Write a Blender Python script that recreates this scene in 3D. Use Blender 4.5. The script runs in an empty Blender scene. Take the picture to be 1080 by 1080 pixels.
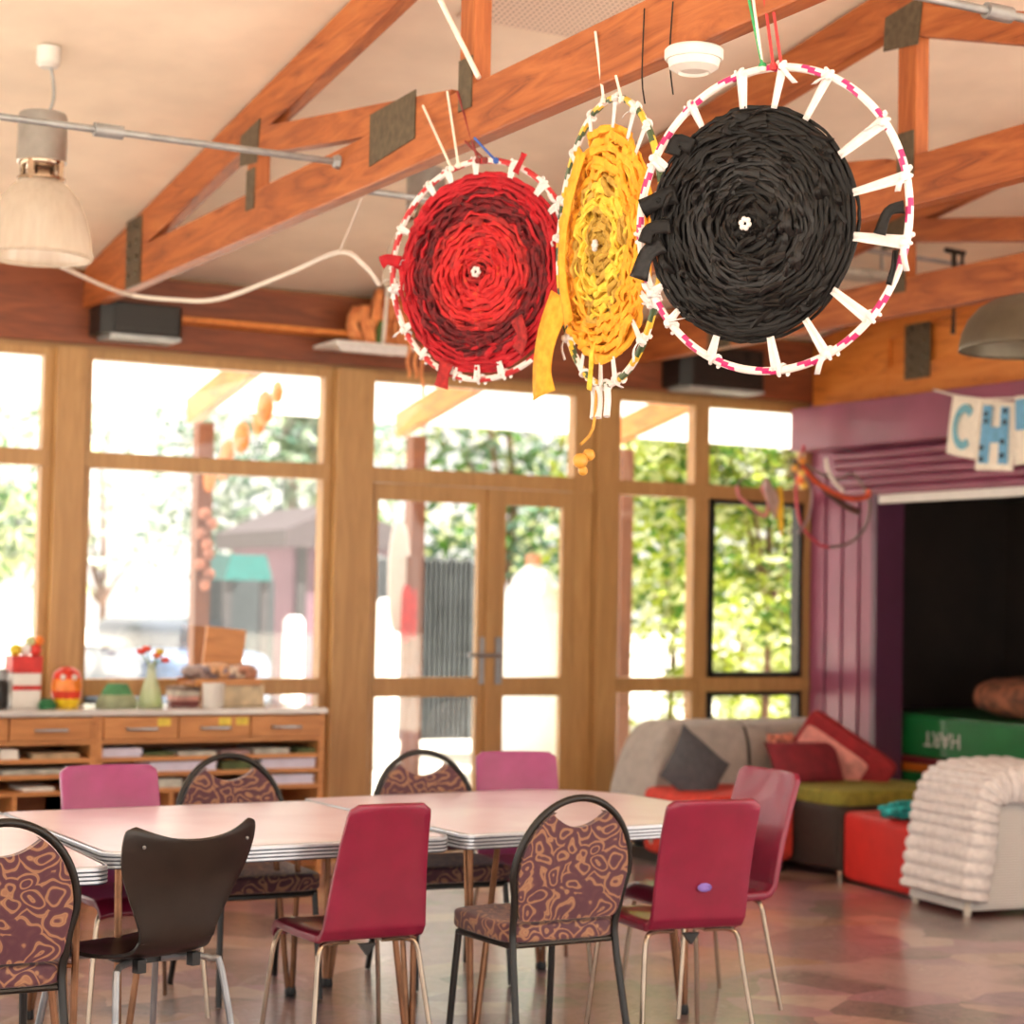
import bpy, bmesh, math, random
from mathutils import Vector, Matrix, noise
random.seed(7)
S = bpy.context.scene
COL = S.collection
PI = math.pi
# ------------------------------------------------------------------ camera numbers
FPX, YAW, PIT, ROL, H, WY = 2052.31, 0.49707, 0.0453747, 0.0189098, 1.55, 10.69
_cy, _sy, _cp, _sp, _cr, _sr = math.cos(YAW), math.sin(YAW), math.cos(PIT), math.sin(PIT), math.cos(ROL), math.sin(ROL)
CF = Vector((_sy*_cp, _cy*_cp, _sp)); _R = Vector((_cy, -_sy, 0)); _U = _R.cross(CF)
CR = _cr*_R + _sr*_U; CU = -_sr*_R + _cr*_U
CAM = Vector((0, 0, H))
def at(px, py, X=None, Y=None, Z=None, D=None):
    r = CF + CR*((px-540)/FPX) - CU*((py-540)/FPX)
    if X is not None: t = X/r.x
    elif Y is not None: t = Y/r.y
    elif Z is not None: t = (Z-H)/r.z
    else: t = D
    return CAM + r*t
def ceil_z(y): return 3.363 + .153*(WY-y)

# ------------------------------------------------------------------ materials
def lin(c):
    return tuple((v/255/12.92 if v/255 <= .04045 else ((v/255+.055)/1.055)**2.4) for v in c) + (1,)
MATS = {}
def new_mat(name):
    m = bpy.data.materials.new(name); m.use_nodes = True
    return m, m.node_tree, m.node_tree.nodes['Principled BSDF']
def link(nt, a, b): nt.links.new(a, b)
def coords(nt, scale=(1, 1, 1), kind='Object'):
    tc = nt.nodes.new('ShaderNodeTexCoord'); mp = nt.nodes.new('ShaderNodeMapping')
    mp.inputs['Scale'].default_value = scale
    link(nt, tc.outputs[kind], mp.inputs['Vector']); return mp.outputs['Vector']
def ramp(nt, fac, stops, interp='LINEAR'):
    r = nt.nodes.new('ShaderNodeValToRGB'); r.color_ramp.interpolation = interp
    e = r.color_ramp.elements
    while len(e) < len(stops): e.new(.5)
    for el, (p, c) in zip(e, stops): el.position = p; el.color = lin(c)
    link(nt, fac, r.inputs['Fac']); return r.outputs['Color']
def bump(nt, b, h, strength=.3, dist=.01):
    n = nt.nodes.new('ShaderNodeBump'); n.inputs['Strength'].default_value = strength; n.inputs['Distance'].default_value = dist
    link(nt, h, n.inputs['Height']); link(nt, n.outputs['Normal'], b.inputs['Normal'])
def noise_tex(nt, vec, scale=5, detail=4, dist=0, rough=.5):
    n = nt.nodes.new('ShaderNodeTexNoise'); n.inputs['Scale'].default_value = scale
    n.inputs['Detail'].default_value = detail; n.inputs['Distortion'].default_value = dist; n.inputs['Roughness'].default_value = rough
    link(nt, vec, n.inputs['Vector']); return n.outputs['Fac']
def plain(name, c, rough=.5, metal=0, var=.12, scale=14, bs=0, coat=0, spec=.5, sheen=0):
    """a base colour with a little mottling and optional bump"""
    if name in MATS: return MATS[name]
    m, nt, b = new_mat(name)
    v = coords(nt); f = noise_tex(nt, v, scale, 3)
    lo = tuple(max(0, x*(1-var)) for x in c); hi = tuple(min(255, x*(1+var)) for x in c)
    link(nt, ramp(nt, f, [(.3, lo), (.7, hi)]), b.inputs['Base Color'])
    b.inputs['Roughness'].default_value = rough; b.inputs['Metallic'].default_value = metal
    b.inputs['Coat Weight'].default_value = coat; b.inputs['Specular IOR Level'].default_value = spec
    b.inputs['Sheen Weight'].default_value = sheen
    if bs: bump(nt, b, noise_tex(nt, v, scale*6, 3), bs, .004)
    MATS[name] = m; return m
def wood(name, stops, scale=(9, .9, 9), rough=.5, coat=0, nscale=2.2):
    if name in MATS: return MATS[name]
    m, nt, b = new_mat(name)
    v = coords(nt, scale)
    f = noise_tex(nt, v, nscale, 8, 1.6, .62)
    link(nt, ramp(nt, f, stops), b.inputs['Base Color'])
    b.inputs['Roughness'].default_value = rough; b.inputs['Coat Weight'].default_value = coat
    bump(nt, b, f, .12, .004)
    MATS[name] = m; return m
OR1 = [(.25, (100, 46, 18)), (.42, (150, 78, 34)), (.55, (170, 94, 44)), (.75, (188, 114, 60))]
M_truss = wood('truss_timber', OR1, (7, .8, 7))
M_trussz = wood('truss_timber_upright', OR1, (7, 7, .8))
M_trussx = wood('header_timber', [(.25, (92, 44, 24)), (.5, (128, 66, 36)), (.75, (148, 82, 46))], (.8, 7, 7))
M_truss4 = wood('pale_truss_timber', [(.25, (146, 78, 30)), (.45, (206, 120, 46)), (.75, (222, 142, 64))], (5, .9, 5))
M_frame = wood('window_timber', [(.25, (158, 116, 68)), (.5, (176, 134, 82)), (.75, (190, 150, 96))], (8, 8, .7), .42)
M_framex = wood('window_timber_rail', [(.25, (146, 104, 62)), (.5, (164, 122, 76)), (.75, (180, 138, 90))], (.7, 8, 8), .42)
M_bench = wood('bench_timber', [(.25, (160, 100, 52)), (.5, (198, 136, 80)), (.75, (214, 154, 96))], (.9, 8, 8), .45)
M_benchin = wood('bench_inner_ply', [(.25, (132, 78, 40)), (.5, (166, 104, 58)), (.75, (186, 124, 74))], (.9, 6, 6), .5)
M_plate = plain('gusset_steel', (98, 88, 72), .5, .6, .12, 30)
M_ceil = plain('ceiling_paint', (246, 232, 212), .85, 0, .03, 3)
M_perf = None
M_black = plain('black_plastic', (17, 15, 14), .4)
M_blackshell = plain('black_shell_plastic', (36, 29, 26), .36, bs=.05)
M_blacktube = plain('black_powdercoat', (22, 19, 16), .35)
M_chrome = plain('chrome', (168, 150, 132), .2, 1, .04)
M_greytube = plain('grey_steel_tube', (150, 152, 156), .35, .7, .06)
M_browntube = plain('brown_bronze_tube', (138, 98, 72), .32, .75, .12)
M_crimson = plain('crimson_vinyl', (134, 24, 58), .36, 0, .06, 9, .06, coat=.2)
M_crimson_sheen = plain('crimson_vinyl_window_sheen', (158, 66, 122), .34, 0, .06, 9, .06, coat=.25)  # crimson vinyl with the mauve sheen from the windows put into its colour
M_crimsonb = plain('crimson_vinyl_seat', (124, 24, 54), .3, 0, .06, 9, .05, coat=.5)
M_steel = plain('brushed_steel', (176, 180, 182), .3, .9, .05)
M_galv = plain('galvanised_rod', (160, 164, 166), .45, .5, .08)
M_white = plain('white_plastic', (222, 219, 214), .4, 0, .02)
M_whitecord = plain('white_cord', (236, 228, 216), .7, 0, .03)
M_whitecloth = plain('white_cotton', (226, 222, 221), .85, 0, .03, 40, .2)
M_redcord = plain('red_cord', (196, 60, 60), .7)
M_greencord = plain('green_cord', (60, 160, 100), .7)
M_bluecord = plain('blue_cord', (50, 90, 170), .7)
M_purple = plain('purple_paint', (134, 64, 90), .38, 0, .06, 4, coat=.15)
M_purpled = plain('dark_purple_paint', (84, 44, 68), .42, 0, .06, 4)
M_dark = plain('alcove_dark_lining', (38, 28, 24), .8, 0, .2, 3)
M_greyfab = plain('grey_throw_cotton', (172, 166, 160), .9, 0, .05, 18, .3)
M_charcoal = plain('charcoal_cotton', (84, 86, 92), .9, 0, .1, 20, .3)
M_redseat = plain('red_upholstery', (204, 60, 44), .8, 0, .08, 20, .2)
M_redpouf = plain('red_vinyl_pouf', (204, 44, 38), .5, 0, .04, 8, .05)
M_darkup = plain('dark_brown_upholstery', (48, 38, 33), .75, 0, .1, 20, .15)
M_olive = plain('olive_fabric', (134, 128, 48), .85, 0, .1, 20, .2)
M_maroonc = plain('maroon_cushion_fabric', (122, 32, 42), .85, 0, .1, 15, .2)
M_redc = plain('red_cushion_fabric', (150, 34, 40), .8, 0, .1, 15, .2)
M_pinkc = plain('pink_cushion_fabric', (226, 150, 140), .85, 0, .1, 15, .2)
M_teal = plain('teal_knit', (48, 160, 160), .9, 0, .35, 30, .3)
M_knit = plain('white_chunky_wool', (226, 222, 222), .95, 0, .05, 30, .35)
M_grnmat = plain('green_vinyl_mat', (26, 112, 56), .35, 0, .08, 4, .04, coat=.2)
M_redmat = plain('maroon_vinyl_mat', (130, 42, 52), .4, 0, .08, 4)
M_ormat = plain('orange_vinyl_mat', (214, 118, 40), .4, 0, .08, 4)
M_brownbag = plain('brown_patterned_bag', (116, 70, 48), .85, 0, .4, 12, .3)
M_rim = plain('tan_piping', (196, 134, 88), .7)
M_bandm = plain('ribbed_aluminium', (206, 214, 226), .34, .45, .03)
M_lampshade = plain('dark_lamp_enamel', (96, 88, 72), .45, .3, .06)
M_foliage = {}

def glassy(name, tint=(255, 255, 255), clear=.92, rough=.02):
    m, nt, b = new_mat(name); nt.nodes.remove(b)
    out = nt.nodes['Material Output']
    t = nt.nodes.new('ShaderNodeBsdfTransparent'); t.inputs['Color'].default_value = lin(tint)
    g = nt.nodes.new('ShaderNodeBsdfGlossy'); g.inputs['Roughness'].default_value = rough
    mx = nt.nodes.new('ShaderNodeMixShader'); mx.inputs[0].default_value = 1-clear
    n = noise_tex(nt, coords(nt), 3, 2)
    mm = nt.nodes.new('ShaderNodeMapRange'); mm.inputs['To Min'].default_value = (1-clear)*.8; mm.inputs['To Max'].default_value = (1-clear)*1.2
    link(nt, n, mm.inputs['Value']); link(nt, mm.outputs['Result'], mx.inputs[0])
    link(nt, t.outputs[0], mx.inputs[1]); link(nt, g.outputs[0], mx.inputs[2]); link(nt, mx.outputs[0], out.inputs['Surface'])
    return m
M_glass = glassy('window_glass', clear=.94)
def milky(name, c, trans=.5, rough=.3):
    """translucent sheet: partly see-through, partly diffusing"""
    m, nt, b = new_mat(name); nt.nodes.remove(b); out = nt.nodes['Material Output']
    t = nt.nodes.new('ShaderNodeBsdfTransparent')
    d = nt.nodes.new('ShaderNodeBsdfDiffuse'); d.inputs['Color'].default_value = lin(c)
    tl = nt.nodes.new('ShaderNodeBsdfTranslucent'); tl.inputs['Color'].default_value = lin(c)
    g = nt.nodes.new('ShaderNodeBsdfGlossy'); g.inputs['Roughness'].default_value = rough
    a = nt.nodes.new('ShaderNodeMixShader'); a.inputs[0].default_value = .55
    link(nt, d.outputs[0], a.inputs[1]); link(nt, tl.outputs[0], a.inputs[2])
    e = nt.nodes.new('ShaderNodeMixShader'); e.inputs[0].default_value = .15
    link(nt, a.outputs[0], e.inputs[1]); link(nt, g.outputs[0], e.inputs[2])
    f = nt.nodes.new('ShaderNodeMixShader')
    n = noise_tex(nt, coords(nt, (40, 40, 4)), 1, 2)
    mm = nt.nodes.new('ShaderNodeMapRange'); mm.inputs['To Min'].default_value = trans*.85; mm.inputs['To Max'].default_value = trans*1.15
    link(nt, n, mm.inputs['Value']); link(nt, mm.outputs['Result'], f.inputs[0])
    link(nt, e.outputs[0], f.inputs[1]); link(nt, t.outputs[0], f.inputs[2]); link(nt, f.outputs[0], out.inputs['Surface'])
    return m
M_prism = milky('prismatic_lamp_glass', (236, 226, 212), .52, .2)
M_poly = milky('white_translucent_roofing', (250, 250, 250), .18, .4)
def leafmat(name, c1, c2):
    m, nt, b = new_mat(name); nt.nodes.remove(b); out = nt.nodes['Material Output']
    col = ramp(nt, noise_tex(nt, coords(nt), 3, 3), [(.3, c1), (.7, c2)])
    d = nt.nodes.new('ShaderNodeBsdfDiffuse'); t = nt.nodes.new('ShaderNodeBsdfTranslucent')
    link(nt, col, d.inputs['Color']); link(nt, col, t.inputs['Color'])
    a = nt.nodes.new('ShaderNodeMixShader'); a.inputs[0].default_value = .5
    link(nt, d.outputs[0], a.inputs[1]); link(nt, t.outputs[0], a.inputs[2]); link(nt, a.outputs[0], out.inputs['Surface'])
    return m
M_leafy = [leafmat('leaf_yellow_green', (120, 140, 40), (190, 200, 90)), leafmat('leaf_mid_green', (50, 86, 34), (96, 136, 58)), leafmat('leaf_pale', (200, 210, 150), (235, 235, 190))]
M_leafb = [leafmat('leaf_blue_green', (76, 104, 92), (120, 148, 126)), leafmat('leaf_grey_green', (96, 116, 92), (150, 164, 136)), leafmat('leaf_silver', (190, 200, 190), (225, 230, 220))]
M_bark = plain('bark', (96, 70, 52), .9, 0, .2, 8, .4)

def paisley(name):
    m, nt, b = new_mat(name)
    v = coords(nt, (1, 1, 1))
    n = nt.nodes.new('ShaderNodeTexNoise'); n.inputs['Scale'].default_value = 9; n.inputs['Detail'].default_value = 1.5
    link(nt, v, n.inputs['Vector'])
    mul = nt.nodes.new('ShaderNodeVectorMath'); mul.operation = 'MULTIPLY_ADD'
    mul.inputs[1].default_value = (.16, .16, .16)
    link(nt, n.outputs['Color'], mul.inputs[0]); link(nt, v, mul.inputs[2])
    vo = nt.nodes.new('ShaderNodeTexVoronoi'); vo.inputs['Scale'].default_value = 12.5
    link(nt, mul.outputs[0], vo.inputs['Vector'])
    wv = nt.nodes.new('ShaderNodeMath'); wv.operation = 'SINE'
    ml = nt.nodes.new('ShaderNodeMath'); ml.operation = 'MULTIPLY'; ml.inputs[1].default_value = 22
    link(nt, vo.outputs['Distance'], ml.inputs[0]); link(nt, ml.outputs[0], wv.inputs[0])
    mr = nt.nodes.new('ShaderNodeMapRange'); mr.inputs['From Min'].default_value = -1; mr.inputs['From Max'].default_value = 1
    link(nt, wv.outputs[0], mr.inputs['Value'])
    c = ramp(nt, mr.outputs['Result'], [(.0, (80, 38, 54)), (.66, (92, 50, 58)), (.84, (142, 100, 78)), (.94, (168, 126, 92)), (1, (150, 104, 80))])
    link(nt, c, b.inputs['Base Color']); b.inputs['Roughness'].default_value = .6; b.inputs['Sheen Weight'].default_value = .3
    bump(nt, b, noise_tex(nt, v, 220, 2), .25, .002)
    return m
M_paisley = paisley('paisley_upholstery')

def laminate(name):
    m, nt, b = new_mat(name); v = coords(nt)
    f = noise_tex(nt, v, 2.2, 5, .6)
    link(nt, ramp(nt, f, [(.3, (222, 200, 220)), (.5, (232, 216, 234)), (.7, (240, 232, 246))]), b.inputs['Base Color'])
    b.inputs['Roughness'].default_value = .3; b.inputs['Coat Weight'].default_value = .2; b.inputs['Coat Roughness'].default_value = .2
    return m
M_lam = laminate('pink_white_laminate')
def floor_mat():
    m, nt, b = new_mat('painted_collage_floor'); v = coords(nt)
    n = nt.nodes.new('ShaderNodeTexNoise'); n.inputs['Scale'].default_value = 1.4; n.inputs['Detail'].default_value = 3
    link(nt, v, n.inputs['Vector'])
    mul = nt.nodes.new('ShaderNodeVectorMath'); mul.operation = 'MULTIPLY_ADD'; mul.inputs[1].default_value = (.35, .35, 0)
    link(nt, n.outputs['Color'], mul.inputs[0]); link(nt, v, mul.inputs[2])
    def vor(scale):
        vo = nt.nodes.new('ShaderNodeTexVoronoi'); vo.voronoi_dimensions = '2D'; vo.inputs['Scale'].default_value = scale
        link(nt, mul.outputs[0], vo.inputs['Vector'])
        sp = nt.nodes.new('ShaderNodeSeparateColor'); link(nt, vo.outputs['Color'], sp.inputs[0]); return sp.outputs[0]
    big = ramp(nt, vor(1.1), [(0, (128, 92, 92)), (.16, (174, 124, 138)), (.3, (104, 80, 70)), (.44, (152, 104, 112)), (.56, (128, 98, 122)), (.68, (190, 138, 84)), (.8, (92, 74, 72)), (.9, (200, 166, 160))], 'CONSTANT')
    small = ramp(nt, vor(3.6), [(0, (172, 124, 136)), (.15, (108, 82, 74)), (.3, (200, 166, 140)), (.42, (84, 88, 66)), (.55, (150, 108, 124)), (.7, (214, 190, 172)), (.82, (128, 78, 92)), (.93, (70, 58, 56))], 'CONSTANT')
    fac = ramp(nt, noise_tex(nt, v, .9, 2), [(.42, (0, 0, 0)), (.5, (255, 255, 255))])
    mx = nt.nodes.new('ShaderNodeMix'); mx.data_type = 'RGBA'
    link(nt, fac, mx.inputs['Factor']); link(nt, big, mx.inputs[6]); link(nt, small, mx.inputs[7])
    # marbled swirls
    sw = ramp(nt, noise_tex(nt, v, 3, 8, 2.6, .7), [(.3, (84, 62, 58)), (.48, (176, 142, 138)), (.56, (116, 88, 88)), (.7, (220, 198, 186))])
    m2 = nt.nodes.new('ShaderNodeMix'); m2.data_type = 'RGBA'; m2.inputs['Factor'].default_value = .42
    link(nt, mx.outputs[2], m2.inputs[6]); link(nt, sw, m2.inputs[7])
    link(nt, m2.outputs[2], b.inputs['Base Color'])
    b.inputs['Roughness'].default_value = .34; b.inputs['Coat Weight'].default_value = .95; b.inputs['Coat Roughness'].default_value = .2
    bump(nt, b, noise_tex(nt, v, 5, 4), .06, .01)
    return m
M_floor = floor_mat()
def perf_mat():
    m, nt, b = new_mat('perforated_acoustic_panel'); v = coords(nt)
    vo = nt.nodes.new('ShaderNodeTexVoronoi'); vo.voronoi_dimensions = '2D'; vo.inputs['Scale'].default_value = 38; vo.inputs['Randomness'].default_value = .0
    link(nt, v, vo.inputs['Vector'])
    link(nt, ramp(nt, vo.outputs['Distance'], [(.18, (150, 134, 118)), (.26, (236, 218, 200))]), b.inputs['Base Color']); b.inputs['Roughness'].default_value = .85
    return m
M_perf = perf_mat()
def weave_mat(name, stops, rough=.75, scale=60, sheen=0, spec=.4):
    m, nt, b = new_mat(name); v = coords(nt)
    link(nt, ramp(nt, noise_tex(nt, v, scale, 3), stops), b.inputs['Base Color'])
    b.inputs['Roughness'].default_value = rough; b.inputs['Sheen Weight'].default_value = sheen; b.inputs['Specular IOR Level'].default_value = spec
    bump(nt, b, noise_tex(nt, v, 160, 2), .3, .002); return m
def wicker_mat():
    m, nt, b = new_mat('white_woven_wicker'); v = coords(nt)
    w = nt.nodes.new('ShaderNodeTexWave'); w.bands_direction = 'Z'; w.inputs['Scale'].default_value = 24; w.inputs['Distortion'].default_value = .6
    link(nt, v, w.inputs['Vector'])
    link(nt, ramp(nt, w.outputs['Fac'], [(.1, (190, 186, 182)), (.6, (226, 224, 222))]), b.inputs['Base Color'])
    b.inputs['Roughness'].default_value = .6; bump(nt, b, w.outputs['Fac'], .5, .004); return m
M_wicker = wicker_mat()

# ------------------------------------------------------------------ mesh builder
class MB:
    def __init__(s): s.v = []; s.f = []; s.m = []; s.cur = 0
    def add(s, vs, fs):
        o = len(s.v); s.v += [Vector(p) for p in vs]
        for f in fs: s.f.append([i+o for i in f]); s.m.append(s.cur)
    def box(s, c, d, rot=None):
        x, y, z = d[0]/2, d[1]/2, d[2]/2
        vs = [Vector((a, b, e)) for a in (-x, x) for b in (-y, y) for e in (-z, z)]
        if rot is not None: vs = [rot @ p for p in vs]
        c = Vector(c); s.add([c+p for p in vs], [(0, 1, 3, 2), (4, 6, 7, 5), (0, 4, 5, 1), (2, 3, 7, 6), (0, 2, 6, 4), (1, 5, 7, 3)])
        return s
    def span(s, a, b):
        a = Vector(a); b = Vector(b); return s.box((a+b)/2, [abs(q) for q in (b-a)])
    def prism(s, pts, ext):
        """polygon pts (3-D, planar) extruded by vector ext"""
        n = len(pts); e = Vector(ext); a = [Vector(p) for p in pts]
        s.add(a+[p+e for p in a], [list(range(n))[::-1], [n+i for i in range(n)]]+[(i, (i+1) % n, n+(i+1) % n, n+i) for i in range(n)])
        return s
    def tube(s, pts, r, k=8, smooth=0, closed=False, cap=True):
        P = [Vector(p) for p in pts]
        if smooth: P = catmull(P, smooth, closed)
        n = len(P); rr = r if callable(r) else (lambda t: r)
        vs = []; prev = None
        for i in range(n):
            if closed: t = P[(i+1) % n]-P[i-1]
            else: t = P[min(i+1, n-1)]-P[max(i-1, 0)]
            t = t.normalized() if t.length > 1e-9 else Vector((0, 0, 1))
            if prev is None:
                u = t.orthogonal().normalized()
            else:
                u = prev - t*prev.dot(t); u = u.normalized() if u.length > 1e-6 else t.orthogonal().normalized()
            prev = u; w = t.cross(u); R = rr(i/max(1, n-1))
            for j in range(k):
                a = 2*PI*j/k; vs.append(P[i]+(u*math.cos(a)+w*math.sin(a))*R)
        fs = []
        for i in range(n if closed else n-1):
            for j in range(k):
                a = i*k+j; b = i*k+(j+1) % k; c = ((i+1) % n)*k+(j+1) % k; d = ((i+1) % n)*k+j
                fs.append((a, b, c, d))
        if cap and not closed: fs += [list(range(k))[::-1], [(n-1)*k+j for j in range(k)]]
        s.add(vs, fs); return s
    def lathe(s, prof, c=(0, 0, 0), k=32, cap=True, rib=0, ribn=0):
        c = Vector(c); vs = []
        for r, z in prof:
            for j in range(k):
                a = 2*PI*j/k; q = r*(1+rib*(j % 2)) if ribn else r
                vs.append(c+Vector((q*math.cos(a), q*math.sin(a), z)))
        fs = [(i*k+j, i*k+(j+1) % k, (i+1)*k+(j+1) % k, (i+1)*k+j) for i in range(len(prof)-1) for j in range(k)]
        if cap: fs += [list(range(k))[::-1], [(len(prof)-1)*k+j for j in range(k)]]
        s.add(vs, fs); return s
    def ball(s, c, r, k=12, sc=(1, 1, 1)):
        n = k//2; c = Vector(c)
        vs = [c+Vector((0, 0, -r*sc[2]))]
        for i in range(1, n):
            t = -PI/2+PI*i/n
            for j in range(k):
                a = 2*PI*j/k; vs.append(c+Vector((r*sc[0]*math.cos(t)*math.cos(a), r*sc[1]*math.cos(t)*math.sin(a), r*sc[2]*math.sin(t))))
        vs.append(c+Vector((0, 0, r*sc[2]))); fs = []
        for j in range(k): fs.append((0, 1+(j+1) % k, 1+j))
        for i in range(n-2):
            for j in range(k): fs.append((1+i*k+j, 1+i*k+(j+1) % k, 1+(i+1)*k+(j+1) % k, 1+(i+1)*k+j))
        t = len(vs)-1
        for j in range(k): fs.append((t, 1+(n-2)*k+j, 1+(n-2)*k+(j+1) % k))
        s.add(vs, fs); return s
    def grid(s, nu, nv, fn, closed=False):
        vs = [fn(i/(nu-1) if not closed else i/nu, j/(nv-1)) for j in range(nv) for i in range(nu)]
        fs = [(j*nu+i, j*nu+(i+1) % nu, (j+1)*nu+(i+1) % nu, (j+1)*nu+i) for j in range(nv-1) for i in range(nu if closed else nu-1)]
        s.add(vs, fs); return s
    def build(s, name, mat, parent=None, world=True, smooth=True, bevel=0, solid=0, sub=0, origin=None, disp=0, dispscale=.1):
        me = bpy.data.meshes.new(name)
        M = None
        if parent is not None and world: M = WM[parent].inverted()
        vs = [M @ p for p in s.v] if M else list(s.v)
        if parent is None:
            if origin is None:
                xs = [p.x for p in vs]; ys = [p.y for p in vs]; zs = [p.z for p in vs]
                origin = Vector(((min(xs)+max(xs))/2, (min(ys)+max(ys))/2, min(zs)))
            vs = [p-origin for p in vs]
        me.from_pydata([tuple(p) for p in vs], [], s.f)
        for q in (mat if isinstance(mat, (list, tuple)) else [mat]): me.materials.append(q)
        me.polygons.foreach_set('material_index', s.m)
        me.update()
        bm = bmesh.new(); bm.from_mesh(me); bmesh.ops.recalc_face_normals(bm, faces=bm.faces)
        if smooth:
            for f in bm.faces: f.smooth = True
            for e in bm.edges:
                if len(e.link_faces) == 2 and e.calc_face_angle(0) > .7: e.smooth = False
        bm.to_mesh(me); bm.free()
        o = bpy.data.objects.new(name, me); COL.objects.link(o)
        if parent is not None: o.parent = parent; WM[o] = WM[parent]
        else: o.location = origin; WM[o] = Matrix.Translation(origin)
        if solid:
            q = o.modifiers.new('thick', 'SOLIDIFY'); q.thickness = solid; q.offset = 0
        if bevel:
            q = o.modifiers.new('bev', 'BEVEL'); q.width = bevel; q.segments = 2; q.limit_method = 'ANGLE'; q.angle_limit = .7
        if sub:
            q = o.modifiers.new('sub', 'SUBSURF'); q.levels = sub; q.render_levels = sub
        if disp:
            t = bpy.data.textures.new(name, 'CLOUDS'); t.noise_scale = dispscale
            q = o.modifiers.new('disp', 'DISPLACE'); q.texture = t; q.strength = disp; q.mid_level = .5
        return o
WM = {}
def catmull(P, k, closed=False):
    out = []; n = len(P)
    for i in range(n if closed else n-1):
        p0 = P[i-1] if (closed or i > 0) else P[i]; p1 = P[i]; p2 = P[(i+1) % n]
        p3 = P[(i+2) % n] if (closed or i+2 < n) else p2
        for j in range(k):
            t = j/k
            out.append(.5*((2*p1)+(p2-p0)*t+(2*p0-5*p1+4*p2-p3)*t*t+(3*p1-p0-3*p2+p3)*t**3))
    if not closed: out.append(P[-1])
    return out
def tag(o, label, cat, group=None, kind=None):
    o['label'] = label; o['category'] = cat
    if group: o['group'] = group
    if kind: o['kind'] = kind
    return o
def thing(name, label, cat, loc, rotz=0, group=None, mat=None):
    o = bpy.data.objects.new(name, None); COL.objects.link(o); o.empty_display_size = .1
    M = mat if mat is not None else Matrix.Translation(Vector(loc)) @ Matrix.Rotation(rotz, 4, 'Z')
    o.matrix_world = M; WM[o] = M
    return tag(o, label, cat, group)
def struct(name, mb, mat, label=None, **k):
    o = mb.build(name, mat, smooth=k.pop('smooth', False), **k); o['kind'] = 'structure'
    if label: o['label'] = label
    return o
def copy_tree(o, parent=None):
    c = o.copy(); COL.objects.link(c); WM[c] = WM[o]
    if parent: c.parent = parent
    for ch in list(o.children): copy_tree(ch, c)
    return c
def text_mesh(body, size, depth):
    cu = bpy.data.curves.new('txt', 'FONT'); cu.body = body; cu.size = size; cu.extrude = depth; cu.align_x = 'CENTER'; cu.align_y = 'CENTER'
    o = bpy.data.objects.new('txt', cu); COL.objects.link(o)
    me = bpy.data.meshes.new_from_object(o.evaluated_get(bpy.context.evaluated_depsgraph_get()))
    bpy.data.objects.remove(o); mb = MB(); mb.add([v.co.copy() for v in me.vertices], [list(p.vertices) for p in me.polygons]); return mb
# ------------------------------------------------------------------ the room shell
XR = 8.10                                   # right wall plane
struct('floor', MB().span((-5, -2, -.12), (9.9, 10.75, 0)), M_floor)
mb = MB(); c0 = ceil_z(WY+.15); c1 = ceil_z(1.5)
mb.prism([(-5, WY+.15, c0), (-5, 1.5, c1), (-5, -2, ceil_z(5.0)), (-5, -2, ceil_z(5.0)+.12), (-5, 1.5, c1+.12), (-5, WY+.15, c0+.12)], (14.9, 0, 0))
struct('ceiling', mb, M_ceil)
mb = MB()
def cslab(x0, y0, x1, y1, t):
    return [(x0, y0, ceil_z(y0)-t), (x1, y0, ceil_z(y0)-t), (x1, y1, ceil_z(y1)-t), (x0, y1, ceil_z(y1)-t)]
mb.prism(cslab(3.5, 4.9, 4.25, 7.0, .012), (0, 0, .011))
struct('trim_1', mb, M_perf, 'perforated acoustic panel set in the cream ceiling')
# window wall: header, posts, rails
HB, HT = 2.905, 3.36                        # header bottom / top
TT, TB = 2.335, 2.245                       # transom rail
ST, SB = 1.068, .975                        # sill rail
struct('wall_window', MB().span((-5, WY, HB), (XR, WY+.12, HT)), M_framex)
struct('trim_2', MB().span((-5, WY-.05, HB+.03), (XR+.02, WY, HT-.02)), M_trussx, 'red brown timber header beam above the windows')
posts = [(2.88, 3.045), (4.56, 4.80), (6.37, 6.515)]
for i, (a, b) in enumerate(posts):
    struct('trim_%d' % (3+i), MB().span((a, WY-.10, 0), (b, WY+.08, HB)), M_frame, 'timber window post')
# window bays: each a timber frame with rails and a pane
def window(n, x0, x1, rails, dark=False, fr=.055):
    mb = MB()
    mb.span((x0+.001, WY-.03, .003), (x0+fr, WY+.06, HB-.003)); mb.span((x1-fr, WY-.031, .003), (x1-.001, WY+.061, HB-.003))
    mb.span((x0+.001, WY-.034, HB-.05), (x1-.001, WY+.064, HB-.001))
    for a, b in rails: mb.span((x0+.002, WY-.045, a), (x1-.002, WY+.07, b))
    w = struct('window_%d' % n, mb, M_frame)
    p = MB().span((x0+fr, WY+.02, .05), (x1-fr, WY+.026, HB-.05)).build('pane', M_glass, w, smooth=False)
    return w
rl = [(TB, TT), (SB, ST), (0, .09)]
window(1, -1.0, 1.2, rl); window(2, 1.2, 2.88, rl); window(3, 3.045, 4.56, rl)
window(4, 6.515, 7.20, rl); w5 = window(5, 7.20, XR, rl, fr=.06)
mb = MB()
for a, b in ((TB, ST), (SB, .09)):
    x0, x1 = 7.275, XR-.075
    for q in ((x0, b, x0+.03, a), (x1-.03, b, x1, a), (x0, a-.03, x1, a), (x0, b, x1, b+.035)):
        mb.span((q[0], WY-.04, q[1]), (q[2], WY+.05, q[3]))
f = mb.build('dark_sash_frame', M_black, w5, smooth=False); f['label'] = 'black awning sash frame'
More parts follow.
